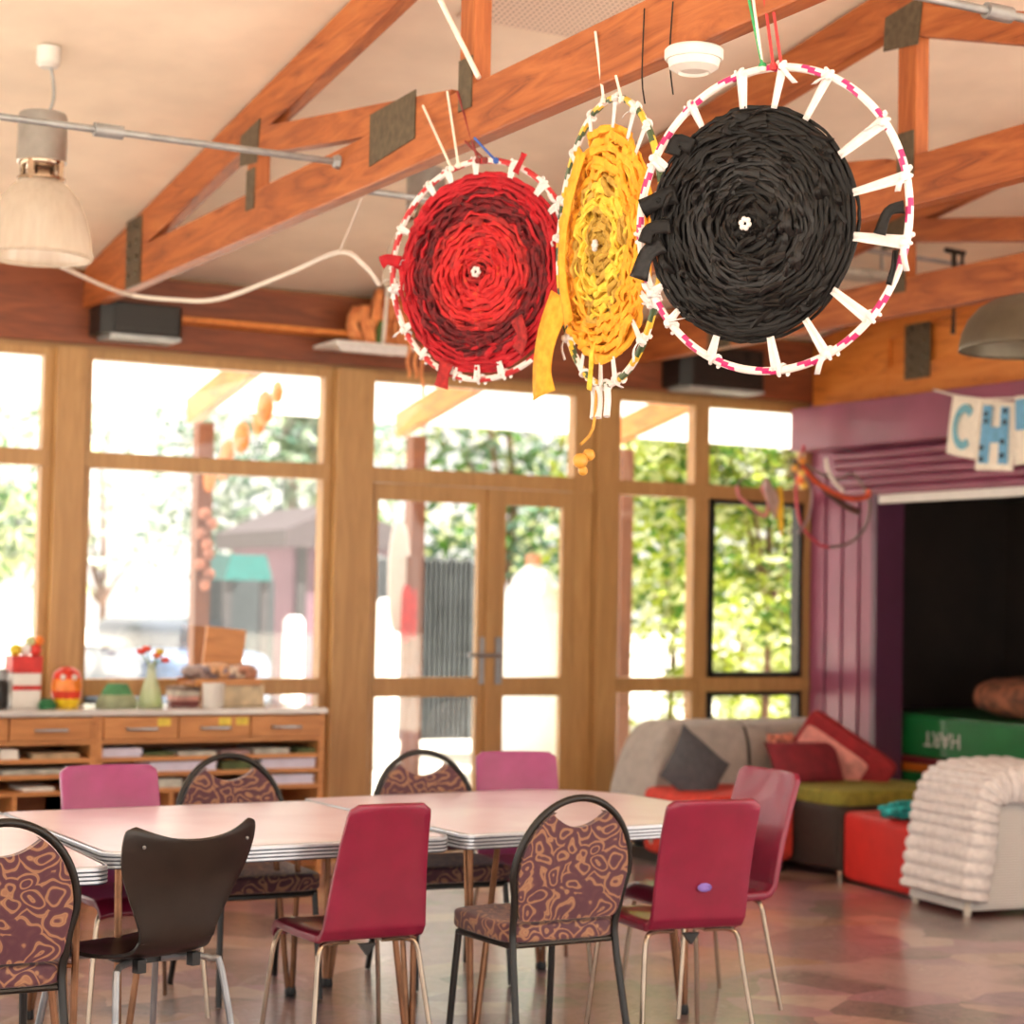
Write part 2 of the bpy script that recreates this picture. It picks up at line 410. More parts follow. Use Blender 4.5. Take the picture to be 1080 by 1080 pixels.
# transom light over the doors and the two glazed doors
mb = MB(); x0, x1 = 4.80, 6.37
mb.span((x0+.001, WY-.034, HB-.05), (x1-.001, WY+.064, HB-.002)).span((x0+.002, WY-.05, TB), (x1-.002, WY+.07, TT))
mb.span((x0+.003, WY-.03, TB+.003), (x0+.03, WY+.06, HB-.004)).span((x1-.14, WY-.031, .003), (x1-.003, WY+.061, HB-.004))
w = struct('window_6', mb, M_frame)
MB().span((x0+.03, WY+.02, TT), (x1-.14, WY+.026, HB-.05)).build('pane', M_glass, w, smooth=False)
def glass_door(n, a, b, ls, rs, hx, hside):
    mb = MB(); z1 = TB-.004
    mb.span((a, WY-.035, .01), (a+ls, WY+.01, z1)).span((b-rs, WY-.035, .01), (b, WY+.01, z1))
    mb.span((a, WY-.034, z1-.10), (b, WY+.009, z1)).span((a, WY-.034, SB-.02), (b, WY+.009, ST+.005)).span((a, WY-.034, .01), (b, WY+.009, .2))
    d = struct('door_%d' % n, mb, M_frame)
    MB().span((a+ls, WY-.015, .2), (b-rs, WY-.009, z1-.1)).build('pane', M_glass, d, smooth=False)
    h = MB().span((hx-.022, WY-.046, 1.03), (hx+.022, WY-.036, 1.32))
    h.tube([(hx, WY-.04, 1.21), (hx, WY-.085, 1.21), (hx+hside*.02, WY-.095, 1.21), (hx+hside*.13, WY-.095, 1.21)], .011)
    h.build('door_handle', M_greytube, d)
    return d
glass_door(1, 4.835, 5.635, .035, .085, 5.59, -1)
glass_door(2, 5.64, 6.225, .10, .075, 5.70, -1)
struct('trim_6', MB().span((5.60, WY-.06, .01), (5.66, WY-.036, TB-.01)), M_frame, 'timber cover strip between the two glazed doors')
# ledge on the header
struct('trim_7', MB().span((3.08, WY-.22, 3.085), (4.98, WY-.05, 3.115)), M_truss4, 'pale timber ledge fixed along the header beam')
# right wall: purple boards, alcove, bulkhead
YA = 9.94                                   # far jamb of the alcove
mb = MB(); mb.span((XR, YA, 0), (XR+.15, WY+.1, 3.4))
y = WY
for k in range(4):
    y0 = YA+.012+(WY-.04-YA)/4*k; y1 = y0+(WY-.04-YA)/4-.03
    mb.span((XR-.018, y0, .1), (XR, y1, 2.5))
struct('wall_right', mb, M_purple, bevel=.004)
struct('trim_8', MB().span((XR-.035, YA-.02, 0), (XR+.19, YA+.03, 2.3)), M_purpled, 'dark purple jamb beside the dark alcove')
struct('baseboard_right', MB().span((XR-.03, YA, 0), (XR, WY-.1, .1)), M_purpled)
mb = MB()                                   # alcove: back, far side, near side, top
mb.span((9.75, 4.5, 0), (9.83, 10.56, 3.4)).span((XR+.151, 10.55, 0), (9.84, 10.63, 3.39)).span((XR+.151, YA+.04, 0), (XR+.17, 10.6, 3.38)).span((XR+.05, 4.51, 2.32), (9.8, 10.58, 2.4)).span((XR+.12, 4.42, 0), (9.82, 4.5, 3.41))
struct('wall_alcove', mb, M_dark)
mb = MB().span((XR+.06, 4.5, 2.26), (XR+.14, YA-.001, 3.9)); struct('wall_above_alcove', mb, M_purple)
mb = MB().span((7.80, 4.6, 2.575), (XR, 10.50, 2.86)); struct('trim_9', mb, M_purple, 'purple boxed bulkhead along the right wall', bevel=.006)
mb = MB()
for k in range(5):
    z0 = 2.56-.058*k; mb.tube([(XR-.08+.014*k, 4.6, z0-.02), (XR-.08+.014*k, 10.3, z0-.02)], .032, 10)
struct('trim_10', mb, M_purple, 'purple ribbed roller shutter box under the bulkhead', smooth=True)
struct('trim_11', MB().span((XR-.03, 4.6, 2.22), (XR+.0, YA-.03, 2.275)), M_white, 'white bottom rail of the raised roller shutter')

# ------------------------------------------------------------------ roof trusses
def bar_yz(mb, x0, x1, y1, z1, y2, z2, d):
    """board between two centre points in the YZ plane, depth d, from x0 to x1"""
    a = Vector((x0, y1, z1)); b = Vector((x0, y2, z2)); t = (b-a).normalized(); n = Vector((0, -t.z, t.y))*d/2
    mb.prism([a-n, b-n, b+n, a+n], (x1-x0, 0, 0))
def truss(X0, th, label, zb, mt=M_truss, mz=M_trussz, yend=1.6, hp=9.60, hz=0, posts=(8.05, 5.97), struts=2):
    r = thing('roof_truss', label, 'roof truss', (X0, WY-.05, zb), group=None)
    x1 = X0+th
    b = MB(); bar_yz(b, X0, x1, WY-.06, zb+.1, yend, zb+.1, .2); b.build('bottom_chord', mt, r, smooth=False, bevel=.006)
    b = MB(); bar_yz(b, X0, x1, WY-.3, ceil_z(WY-.3)-.115, yend, ceil_z(yend)-.115, .19); b.build('top_chord', mt, r, smooth=False, bevel=.006)
    b = MB(); yh = WY-1.5
    b.prism([(X0-.003, WY-.065, zb+.004), (X0-.003, WY-.065, ceil_z(WY-.065)-.024), (X0-.003, WY-.85, ceil_z(WY-.85)-.024), (X0-.003, WY-.85, zb+.004)], (th+.006, 0, 0))
    b.build('heel_block', mt, r, smooth=False)
    b = MB(); b.span((X0-.008, hp, zb+.0+hz), (X0, hp+.24, min(ceil_z(hp+.1)-.03, zb+.42)+hz*.3))
    for i in range(2):
        for j in range(4): b.ball((X0-.008, hp+.06+.12*i, zb+hz+.06+.085*j), .02, 8)
    b.build('gusset_plate', M_plate, r)
    for k, yp in enumerate(posts):
        zc = ceil_z(yp)-.2
        b = MB().span((X0+.001, yp-.055, zb+.19), (x1-.001, yp+.055, zc)); b.build('post', mz, r, smooth=False, bevel=.005)
        b = MB(); b.prism([(X0-.005, yp+.14, zc-.10), (X0-.005, yp-.07, zc-.12), (X0-.005, yp-.10, zc+.07), (X0-.005, yp+.13, zc+.035)], (.005, 0, 0)); b.build('gusset_plate', M_plate, r, smooth=False)
        b = MB().span((X0-.005, yp-.05, zb+.12), (X0, yp+.05, zb+.30)); b.build('gusset_plate', M_plate, r, smooth=False)
        # strut falls towards the room from the head of the post to the bottom chord
        if k >= struts: continue
        y2 = yp-1.95
        b = MB(); bar_yz(b, X0+.001, x1-.001, yp-.05, zc-.02, y2, zb+.16, .12); b.build('strut', mt, r, smooth=False, bevel=.005)
        b = MB(); ym = yp-1.48
        b.prism([(X0-.005, ym+.2, zb+.07), (X0-.005, ym-.2, zb+.10), (X0-.005, ym-.2, zb+.28), (X0-.005, ym+.2, zb+.27)], (.005, 0, 0)); b.build('gusset_plate', M_plate, r, smooth=False)
    return r
truss(3.025, .07, 'nearest timber roof truss, from which the three woven hoops hang', 3.13, struts=1)
truss(4.98, .07, 'second timber roof truss, behind the smoke alarm and the black woven disc', 3.13)
truss(6.68, .07, 'third timber roof truss, between the black woven disc and the dark lamp', 3.10)
t4 = truss(8.17-.09, .08, 'orange timber roof truss along the right wall above the purple bulkhead', 2.90, M_truss4, M_truss4, hp=9.43, hz=.1)
# boarding between the chords of the wall truss
b = MB(); b.prism([(8.11, WY-.1, 2.95), (8.11, 4.6, 2.95), (8.11, 4.6, ceil_z(4.6)-.03), (8.11, WY-.1, ceil_z(WY-.1)-.03)], (.03, 0, 0)); b.build('infill_board', M_truss4, t4, smooth=False)

# ------------------------------------------------------------------ rods, lamps, ceiling things
def rod(a, b, r, label, sleeve=None):
    m = MB().tube([a, b], r, 10)
    d = (Vector(b)-Vector(a))
    if sleeve is not None:
        p = Vector(a)+d*sleeve; t = d.normalized(); m.tube([p-t*.055, p+t*.055], r*1.9, 10)
    m.ball(b, r*2.2, 8)
    return tag(m.build('tie_rod', M_galv, None), label, 'rod')
rod((-.5, 7.07, 3.275), (3.02, 7.07, 3.275), .014, 'grey steel rod running in front of the bell lamp into the nearest truss', .735)
p = at(375, 200, X=3.10); rod((3.1, p.y, p.z), (4.97, p.y, p.z-.01), .013, 'grey steel rod between the nearest and second truss, behind the red woven disc')
p = at(984, -1, D=6.5); q = Vector((4.975, p.y, p.z)); rod((3.09, p.y, p.z), q, .015, 'bright steel rod crossing the top right corner under the ceiling', (p.x+.287-3.09)/(4.975-3.09))
p = at(905, 262, X=6.76); rod((6.75, p.y, p.z), (8.07, p.y, p.z-.03), .013, 'thin steel rod with a black strap hanging from it, right of the black woven disc')
p = at(1006, 268, Y=p.y)
b = MB(); b.tube([p+Vector((0, 0, .02)), p+Vector((-.008, -.015, -.1)), p+Vector((-.004, -.012, -.2)), p+Vector((-.012, -.012, -.46))], lambda t: .012+.006*math.sin(7*t), 6, 4)
b.tube([p+Vector((-.07, -.01, .016)), p+Vector((.07, -.01, .01))], .016, 6); b.tube([p+Vector((.05, -.012, .01)), p+Vector((.045, -.015, -.07)), p+Vector((.0, -.015, -.12))], .011, 6, 3)
tag(b.build('strap', M_black), 'black strap knotted over the thin steel rod at the right', 'strap')

def bell_lamp(c, k, label, shade=M_prism, top=M_steel, cord_to=None, rim=True):
    """c = centre of the bell's lower rim; k = scale"""
    t = thing('pendant_lamp', label, 'pendant lamp', c)
    def P(prof): return [(r*k, z*k) for r, z in prof]
    m = MB().lathe(P([(.205, 0), (.212, .012), (.205, .03), (.198, .09), (.18, .17), (.15, .24), (.11, .29), (.085, .31)]), c, 56, False, .012, 1)
    s = m.build('lamp_shade', shade, t, solid=.004)
    m = MB().tube([Vector(c)+Vector((.207*k*math.cos(a), .207*k*math.sin(a), .008)) for a in [2*PI*i/40 for i in range(40)]], .007, 6, closed=True); m.build('rim_ring', shade if rim else M_lampshade, t)
    m = MB().lathe(P([(.075, .31), (.095, .315), (.095, .325), (.06, .33), (.05, .37), (.085, .372), (.09, .38), (.09, .39)]), c, 24)
    for i in range(4):
        a = PI/4+i*PI/2; m.box(Vector(c)+Vector((.085*k*math.cos(a), .085*k*math.sin(a), .35*k)), (.02*k, .02*k, .085*k))
    m.build('lamp_collar', M_chrome, t)
    m = MB().lathe(P([(.10, .39), (.098, .395), (.098, .57), (.092, .585), (.02, .59)]), c, 32); m.build('lamp_canister', top, t)
    m = MB().ball(Vector(c)+Vector((0, 0, .17*k)), .055*k, 12, (1, 1, 1.5)); m.build('bulb', M_white, t)
    if cord_to:
        a = Vector(c)+Vector((.02*k, 0, .59*k)); b2 = Vector(cord_to)
        m = MB().tube([a, a+Vector((.02, 0, .06)), (a+b2)/2+Vector((.02, 0, 0)), b2-Vector((0, 0, .04))], .007, 6, 4); m.build('cord', M_galv, t)
        m = MB().lathe([(.045, -.01), (.05, -.0), (.05, -.07), (.035, -.085)], b2, 20); m.build('ceiling_rose', M_white, t)
    return t
r0 = at(45, 68, D=8.05); r0.z = ceil_z(r0.y)-.002
c = at(41, 273, D=7.95)
bell_lamp(c, 1.02, 'prismatic glass bell lamp with grey canister at the upper left', cord_to=(c.x+.02, c.y+.02, ceil_z(c.y+.02)-.002))
c = at(447, 300, D=9.3)
bell_lamp(c, .95, 'glass bell lamp half hidden behind the red woven disc', cord_to=(c.x, c.y, ceil_z(c.y)-.002))
c = at(1093, 370, D=8.4)
t = thing('dome_lamp', 'dark enamel dome lamp cut by the right edge of the photo', 'pendant lamp', c); kk = 80*8.4/FPX
MB().lathe([(kk*q, kk*h) for q, h in ((1, 0), (.995, .06), (.96, .22), (.88, .40), (.74, .56), (.55, .67), (.3, .73), (.1, .75))], c, 40, False).build('lamp_shade', M_lampshade, t, solid=.005)
MB().lathe([(.05, kk*.74), (.045, kk*.9), (.02, kk*.95)], c, 16).build('lamp_cap', M_lampshade, t)
MB().tube([c+Vector((0, 0, kk*.94)), Vector((c.x, c.y, ceil_z(c.y)))], .006, 6).build('cord', M_black, t)
MB().ball(c+Vector((0, 0, kk*.3)), .06, 12).build('bulb', M_white, t)
# smoke alarm
p = at(718, 50, X=3.0); p = Vector((3.045, p.y, 3.129))
t = thing('smoke_alarm', 'round white smoke alarm fixed under the nearest truss beside the black woven disc', 'smoke alarm', p)
MB().lathe([(.078, .0), (.084, -.006), (.084, -.028), (.08, -.034)], p, 36).build('base_plate', M_white, t)
MB().lathe([(.075, -.034), (.07, -.056), (.045, -.07), (.04, -.062), (.015, -.062)], p, 36).build('sensor_cap', M_white, t)
# flat batten light
p = at(930, 292, X=7.2); m = MB().span((6.85, p.y-.09, p.z-.03), (7.62, p.y+.09, p.z+.02)); o = m.build('batten_light', plain('grey_enamel', (176, 172, 160), .5), None, bevel=.015)
m2 = MB().tube([(7.2, p.y, p.z), (7.2, p.y, ceil_z(p.y))], .008, 6); m2.build('hanger', M_galv, o)
tag(o, 'flat grey batten light hanging beyond the right side of the black woven disc', 'light fitting')
# black speakers on the header
def speaker(x0, x1, z0, z1, y, label):
    t = thing('wall_speaker', label, 'speaker', ((x0+x1)/2, y, z0))
    m = MB(); ya = y; yb = WY-.05
    m.prism([(x0, yb, z0+.02), (x0, ya+.06, z0+.02), (x0+.06, ya, z0+.02), (x1-.02, ya, z0+.02), (x1, ya+.03, z0+.02), (x1, yb, z0+.02)], (0, 0, z1-z0-.02))
    m.build('cabinet', M_black, t, smooth=False, bevel=.008)
    m = MB().span((x0+.05, ya+.005, z0), (x1-.01, yb, z0+.02)); m.build('base_strip', M_galv, t, smooth=False)
    m = MB().span((x0+.07, ya-.006, z0+.05), (x1-.03, ya, z1-.02)); m.build('grille', M_black, t, smooth=False)
    return t
speaker(3.06, 3.52, 2.955, 3.15, 10.37, 'black wall speaker on the header beam under the nearest truss')
s = at(722, 400, Y=10.37); e = at(808, 400, Y=10.37)
speaker(s.x, e.x, at(760, 412, Y=10.37).z, at(760, 366, Y=10.37).z, 10.37, 'black wall speaker on the header beam below the black woven disc')
# white shelf bracket on the middle post, paper flowers, cable
p = at(380, 366, Y=10.45)
t = thing('display_shelf', 'small white shelf above the middle window post', 'shelf', (p.x, p.y, p.z))
MB().span((p.x-.22, 10.3, p.z-.012), (p.x+.3, WY-.05, p.z+.012)).build('shelf_board', M_white, t, smooth=False, bevel=.004)
MB().prism([(p.x-.2, 10.31, p.z-.012), (p.x+.28, 10.31, p.z-.012), (p.x+.25, 10.31, p.z-.05), (p.x-.17, 10.31, p.z-.05)], (0, .02, 0)).build('front_lip', M_whitecloth, t, smooth=False)
t = thing('paper_flower_bunch', 'bunch of orange paper flowers standing on the small white shelf', 'paper flowers', (p.x+.12, 10.42, p.z+.012))
M_opaper = plain('orange_crepe_paper', (255, 158, 100), .8, 0, .12, 20)
random.seed(3)
for i in range(7):
    q = Vector((p.x-.04+.058*i+random.uniform(-.02, .02), 10.42+random.uniform(-.05, .05), p.z+.015)); hh = random.uniform(.26, .35) if i > 1 else .22
    m = MB()
    for k in range(3):
        a = random.uniform(0, PI)
        u = Vector((math.cos(a), math.sin(a), 0))*.048
        m.grid(3, 5, lambda s_, t_, q=q, u=u, hh=hh, k=k: q+u*(s_-.5)*2*(1-.3*t_)+Vector((.02*math.sin(6*t_+k), .012*math.cos(5*s_+k), hh*t_)))
    m.build('flower', M_opaper, t, solid=.002)
m = MB().tube([(p.x+.1, 10.40, p.z+.014), (p.x+.09, 10.39, p.z+.09), (p.x+.11, 10.39, p.z+.15)], .02, 7, 3); m.build('stem', plain('stem_green', (96, 120, 60), .7), t)
m = MB()
for i in range(3): x = p.x+.24+.045*i; m.grid(3, 9, lambda s_, t_, x=x: Vector((x+(s_-.5)*.022+.008*math.sin(9*t_), 10.285+.004*s_, p.z+.02-.2*t_*(1+.5*(x > p.x+.3)))))
m.build('streamer', M_opaper, t, solid=.002)
m = MB(); a = at(408, 268, Y=10.4); m.tube([(a.x+.07*math.cos(q), 10.35, a.z-.02+.1*math.sin(q)) for q in [2*PI*i/24 for i in range(24)]], .012, 6, closed=True)
m.tube([(a.x-.0, 10.36, a.z-.1), (a.x-.03, 10.36, p.z+.013)], .012)
tag(m.build('wire_hoop', M_whitecord), 'pale wire hoop standing behind the orange paper flowers', 'hoop')
# white lead swagged from the truss
m = MB(); pts = [at(64, 281, X=2.4), at(130, 309, X=2.95), at(185, 316, X=3.15), at(232, 315, X=3.2), at(300, 290, X=3.3), at(358, 266, X=3.4), at(384, 280, X=3.5), at(400, 300, X=3.6)]
m.tube(pts, .0105, 8, 6); tag(m.build('extension_lead', M_whitecord), 'white electrical lead swagged under the nearest truss at the left', 'lead')
pa = at(358, 266, X=3.4); pb = at(384, 172, X=3.1); pb = Vector((3.1, pb.y, 3.13+.01))
tag(MB().tube([pa, (pa+pb)/2, pb], .0035, 6).build('thread', M_whitecord), 'thin thread holding up the white electrical lead', 'thread')
# ------------------------------------------------------------------ shapes used by soft things
def softbox(mb, c, d, rot=None, e=.35, k=24):
    """rounded, slightly bulging box (superellipsoid)"""
    def sg(x, p): return math.copysign(abs(x)**p, x)
    c = Vector(c)
    def fn(u, v):
        a = 2*PI*u; t = -PI/2+PI*v
        p = Vector((sg(math.cos(t), e)*sg(math.cos(a), e)*d[0]/2, sg(math.cos(t), e)*sg(math.sin(a), e)*d[1]/2, sg(math.sin(t), e)*d[2]/2))
        if rot is not None: p = rot @ p
        return c+p
    mb.grid(k*2, k, fn, closed=True); return mb
def cushion(mb, c, w, h, t, rot):
    c = Vector(c)
    for s in (1, -1):
        def fn(u, v, s=s):
            x = 2*u-1; y = 2*v-1
            th = max(0, (1-abs(x)**3)*(1-abs(y)**3))**.6
            k = 1-.08*(1-abs(y)**2)*abs(x)**2
            k2 = 1-.08*(1-abs(x)**2)*abs(y)**2
            return c+rot @ Vector((x*w/2*k, s*t/2*th, y*h/2*k2))
        mb.grid(14, 14, fn)
    return mb
def rot(x=0, y=0, z=0):
    return Matrix.Rotation(z, 3, 'Z') @ Matrix.Rotation(y, 3, 'Y') @ Matrix.Rotation(x, 3, 'X')

# ------------------------------------------------------------------ work bench under the windows
FY = 10.06
def bx(px): return at(px, 780, Y=FY).x
def bz(py): return at(200, py, Y=FY).z
WT = .932
xl, xm, xr = 1.2, bx(102), bx(342)
z_d0 = bz(781); z_s = [bz(799.5), bz(815.5), bz(832.5)]
o = MB().span((xl-.02, FY-.02, WT-.03), (xr+.01, WY-.05, WT)).build('worktop', plain('pale_grey_laminate', (206, 202, 200), .2, 0, .05, 6, coat=.4), None, smooth=False, bevel=.004)
tag(o, 'long pale grey worktop over the pigeonhole units below the windows', 'worktop')
def unit(x0, x1, nd, label, xd):
    t = thing('pigeonhole_unit', label, 'storage unit', ((x0+x1)/2, FY+.25, 0))
    yb = WY-.08; zt = WT-.032
    MB().span((x0, FY, 0), (x0+.03, yb, zt)).build('side_panel', M_bench, t, smooth=False)
    MB().span((x1-.03, FY, 0), (x1, yb, zt)).build('side_panel', M_bench, t, smooth=False)
    MB().span((x0+.03, yb-.02, .0), (x1-.03, yb, zt)).build('back_panel', M_benchin, t, smooth=False)
    for z in [z_d0]+z_s:
        MB().span((x0+.03, FY+.004, z-.011), (x1-.03, yb-.02, z+.011)).build('shelf', M_bench, t, smooth=False)
    MB().span((x0+.03, FY+.02, .06), (x1-.03, yb-.02, .08)).build('bottom_panel', M_benchin, t, smooth=False)
    for x in xd: MB().span((x-.011, FY+.01, .08), (x+.011, yb-.02, z_s[2]-.011)).build('divider', M_bench, t, smooth=False)
    w = (x1-x0-.06)/nd
    for i in range(nd):
        a = x0+.03+w*i+.004; b = a+w-.008
        d = MB().span((a, FY-.012, z_d0+.014), (b, FY+.4, zt-.006)).build('drawer', M_bench, t, smooth=False, bevel=.003)
        zc = (z_d0+zt)/2; xc = (a+b)/2
        MB().tube([(xc-.08, FY-.012, zc), (xc-.08, FY-.036, zc), (xc-.06, FY-.04, zc), (xc+.06, FY-.04, zc), (xc+.08, FY-.036, zc), (xc+.08, FY-.012, zc)], .008, 8).build('handle', M_steel, d)
    return t
unit(xl, xm, 4, 'timber pigeonhole unit at the left, its drawers without yellow tags', (xm-.95, xm-.42))
ur = unit(xm+.002, xr, 3, 'timber pigeonhole unit with yellow-tagged drawers, nearer the doors', (bx(183), bx(265)))
for i, px in enumerate((172, 236, 254)):
    x = bx(px); q = MB().span((x-.035, FY-.0135, .845), (x+.035, FY-.012, .885)); o = q.build('drawer_tag', plain('yellow_card', (228, 206, 84), .6), ur, smooth=False); o['label'] = 'yellow tag stuck on a drawer front'
M_paper = [plain('lilac_paper', (216, 214, 236), .7, 0, .03), plain('tan_card', (196, 172, 140), .8), plain('green_card', (92, 104, 66), .8), plain('grey_paper', (190, 192, 184), .8), plain('white_paper', (236, 234, 228), .7, 0, .02), plain('mauve_card', (170, 140, 140), .8)]
stacks = [(106, 152, 0, 0, .045, 'lilac paper stack on the top shelf, left end of the tagged unit'), (155, 186, 0, 2, .02, 'dark green card lying on the top shelf beside lilac paper'), (190, 230, 0, 3, .022, 'grey paper on the top shelf under the first yellow tag'),
          (236, 266, 0, 5, .022, 'mauve card stack on the top shelf under the middle drawer'), (270, 308, 0, 3, .028, 'grey paper stack on the top shelf under the right drawer'), (314, 336, 0, 2, .024, 'green card at the right end of the top shelf'),
          (107, 155, 1, 1, .032, 'tan card stack on the middle shelf, left end'), (160, 231, 1, 0, .05, 'thick lilac paper stack centred on the middle shelf'), (237, 274, 1, 2, .04, 'green card stack on the middle shelf between two lilac stacks'), (278, 341, 1, 0, .055, 'thick lilac paper stack at the right end of the middle shelf'),
          (118, 132, 2, 4, .014, 'small white paper pile on the lowest shelf, left'), (146, 196, 2, 3, .045, 'grey paper stack on the lowest shelf above the patterned chair'), (286, 334, 2, 0, .05, 'lilac paper stack at the right end of the lowest shelf'),
          (2, 22, 0, 4, .05, 'white paper stack on the top shelf at the left frame edge'), (36, 86, 0, 1, .026, 'tan card stack on the top shelf of the left unit'), (4, 86, 1, 3, .024, 'wide grey paper stack on the middle shelf of the left unit'), (26, 60, 2, 4, .02, 'white paper stack on the lowest shelf of the left unit')]
for a, b, row, mi, hgt, lab in stacks:
    x0 = max(bx(a), xl+.035); x1 = min(bx(b), xr-.034)
    if a > 102: x0 = max(x0, xm+.036)
    else: x1 = min(x1, xm-.034)
    z = z_s[row]+.0112; m = MB(); n = 3
    for i in range(n):
        j = random.uniform(-.006, .006)
        m.span((x0+abs(j), FY+.02+abs(j)*2, z+hgt*i/n), (x1-abs(j)*.8, FY+.30+j, z+hgt*(i+1)/n-.0006))
    tag(m.build('paper_stack', M_paper[mi], None, smooth=False), lab, 'paper', 'papers in the pigeonholes')
def cx(px, y): return at(px, 735, Y=y).x
T0 = WT+.0005
# things standing on the bench
def sidx(x0, x1, y, z0, z1, mats_h, name, lab, cat):
    pass
y = 10.28; x0, x1 = cx(13, y), cx(43, y); zt = at(28, 692, Y=y).z
t = thing('tin_box', 'red and white box standing at the left end of the worktop', 'box', ((x0+x1)/2, y, T0))
MB().span((x0, y, T0), (x1, y+.16, zt-.09)).build('box_body', M_white, t, smooth=False, bevel=.004)
MB().span((x0-.004, y-.004, zt-.09), (x1+.004, y+.164, zt)).build('lid', plain('red_paint', (196, 40, 36), .5), t, smooth=False, bevel=.004)
MB().span((x0, y-.002, T0+.095), (x1, y, T0+.12)).build('stripe', plain('red_paint', (196, 40, 36), .5), t, smooth=False)
t = thing('toy_heap', 'heap of yellow, white and orange trinkets on the red and white box', 'trinkets', ((x0+x1)/2, y+.08, zt))
for i, (dx, dz, r, c) in enumerate(((.03, .03, .034, (232, 206, 60)), (.085, .032, .036, (240, 238, 232)), (.135, .03, .034, (200, 60, 50)), (.11, .075, .03, (190, 200, 150)), (.155, .078, .028, (240, 130, 50)))):
    MB().ball((x0+dx, y+.08+.01*(i % 2), zt+dz), r, 12, (1, 1, 1)).build('trinket', plain('trinket_%d' % i, c, .5), t)
x = cx(4, y); t = thing('storage_jar', 'dark jar with a pale lid at the far left edge of the worktop', 'jar', (x, y+.05, T0))
MB().lathe([(.05, 0), (.055, .02), (.055, .13), (.045, .15)], (x-.02, y+.05, T0), 20).build('jar_body', M_black, t)
MB().lathe([(.05, .15), (.05, .2), (.03, .21)], (x-.02, y+.05, T0), 20).build('lid', M_galv, t)
# orange owl-like pot
y = 10.3; x = cx(70, y); t = thing('painted_pot', 'round red, orange and yellow painted pot in front of the window post', 'pot', (x, y, T0))
MB().lathe([(.055, 0), (.07, .02), (.074, .05)], (x, y, T0), 24).build('base_band', plain('yellow_gloss', (240, 196, 40), .3), t)
MB().lathe([(.074, .05), (.08, .075), (.082, .09)], (x, y, T0), 24, False).build('middle_band', plain('red_gloss', (212, 60, 40), .3), t)
MB().lathe([(.082, .09), (.084, .12), (.078, .155)], (x, y, T0), 24, False).build('upper_band', plain('orange_gloss', (238, 130, 44), .3), t)
m = MB().lathe([(.078, .155), (.066, .19), (.035, .215), (.0, .22)], (x, y, T0), 24, False); m.build('cap', plain('red_gloss', (212, 60, 40), .3), t)
m = MB()
for s in (-1, 1): m.ball((x+s*.03-.01, y-.07, T0+.165), .016, 10)
m.build('eye', M_white, t)
x = cx(50, 10.25); tag(MB().lathe([(.045, 0), (.05, .02), (.03, .05), (0, .055)], (x, 10.25, T0), 16).build('green_dish', plain('green_gloss', (40, 110, 70), .3)), 'small dark green dish beside the painted pot', 'dish')
y = 10.3; x = cx(123, y)
t = thing('felt_hat', 'low green and brown domed hat on the worktop', 'hat', (x, y, T0))
MB().lathe([(.11, 0), (.112, .012), (.1, .05), (.085, .07)], (x, y, T0), 24).build('brim', plain('sage_felt', (150, 160, 130), .9), t)
MB().lathe([(.085, .07), (.07, .10), (.055, .125), (0, .128)], (x, y, T0), 24).build('crown', plain('green_felt', (80, 140, 96), .9), t)
y = 10.22; x = cx(159, y)
t = thing('bottle_vase', 'clear cone-shaped vase of lime liquid holding red flowers', 'vase', (x, y, T0))
MB().lathe([(.065, 0), (.07, .01), (.05, .1), (.025, .17), (.018, .23), (.022, .24)], (x, y, T0), 24, False).build('vase_body', milky('pale_vase_glass', (220, 230, 200), .5), t, solid=.003)
MB().lathe([(.06, .005), (.058, .02), (.045, .08), (0, .082)], (x, y, T0), 20).build('liquid', plain('lime_liquid', (190, 220, 60), .3), t)
for i, (dx, dz, c) in enumerate(((-.06, .3, (206, 60, 48)), (-.03, .315, (214, 70, 50)), (.045, .30, (236, 200, 60)), (.075, .255, (214, 70, 50)), (.03, .28, (214, 110, 60)))):
    m = MB().tube([(x, y, T0+.2), (x+dx*.5, y, T0+.25), (x+dx, y, T0+dz)], .004, 5); s = m.build('stem', plain('stem_green', (96, 120, 60), .7), t)
    m = MB()
    for k in range(6): a = k*PI/3; m.ball((x+dx+.013*math.cos(a), y+.013*math.sin(a), T0+dz+.006*(k % 2)), .013, 8)
    m.build('blossom', plain('blossom_%d' % i, c, .7), s)
y = 10.3
for i, (dz, h, w, c, lab) in enumerate(((0, .03, .15, (120, 60, 60), 'dark red book at the bottom of the pile by the white cup'), (.03, .025, .13, (214, 160, 150), 'pink book second in the pile by the white cup'), (.055, .03, .12, (206, 200, 190), 'cream book third in the pile by the white cup'), (.085, .022, .11, (140, 120, 110), 'brown book topping the pile by the white cup'))):
    xx = cx(198, y); r = rot(z=.15*i-.2); m = MB().box((xx, y+.08, T0+dz+h/2), (w, .18, h-.001), r)
    tag(m.build('book', plain('book_cover_%d' % i, c, .6), None, smooth=False), lab, 'book', 'books piled on the worktop')
y = 10.14; x = cx(225, y); t = thing('white_cup', 'plain white cup on the worktop in front of the wooden tray', 'cup', (x, y, T0))
MB().lathe([(.05, 0), (.056, .01), (.062, .135), (.058, .135), (.05, .015), (0, .012)], (x, y, T0), 28, False).build('cup_body', M_white, t)
y = 10.36; xa, xb = cx(208, y), cx(262, y)
tag(MB().span((xa+.12, y-.09, T0), (xb+.06, y+.15, T0+.118)).build('cardboard_box', plain('kraft_board', (206, 190, 160), .8), None, smooth=False, bevel=.004), 'low kraft box behind the white cup', 'box')
t = thing('wooden_tray', 'wooden tray set on the kraft box and holding shells', 'tray', (x, y, T0+.1185)); z = T0+.1185
m = MB().span((xa-.06, y-.12, z), (xb+.02, y+.16, z+.012)); m.build('tray_base', M_bench, t, smooth=False)
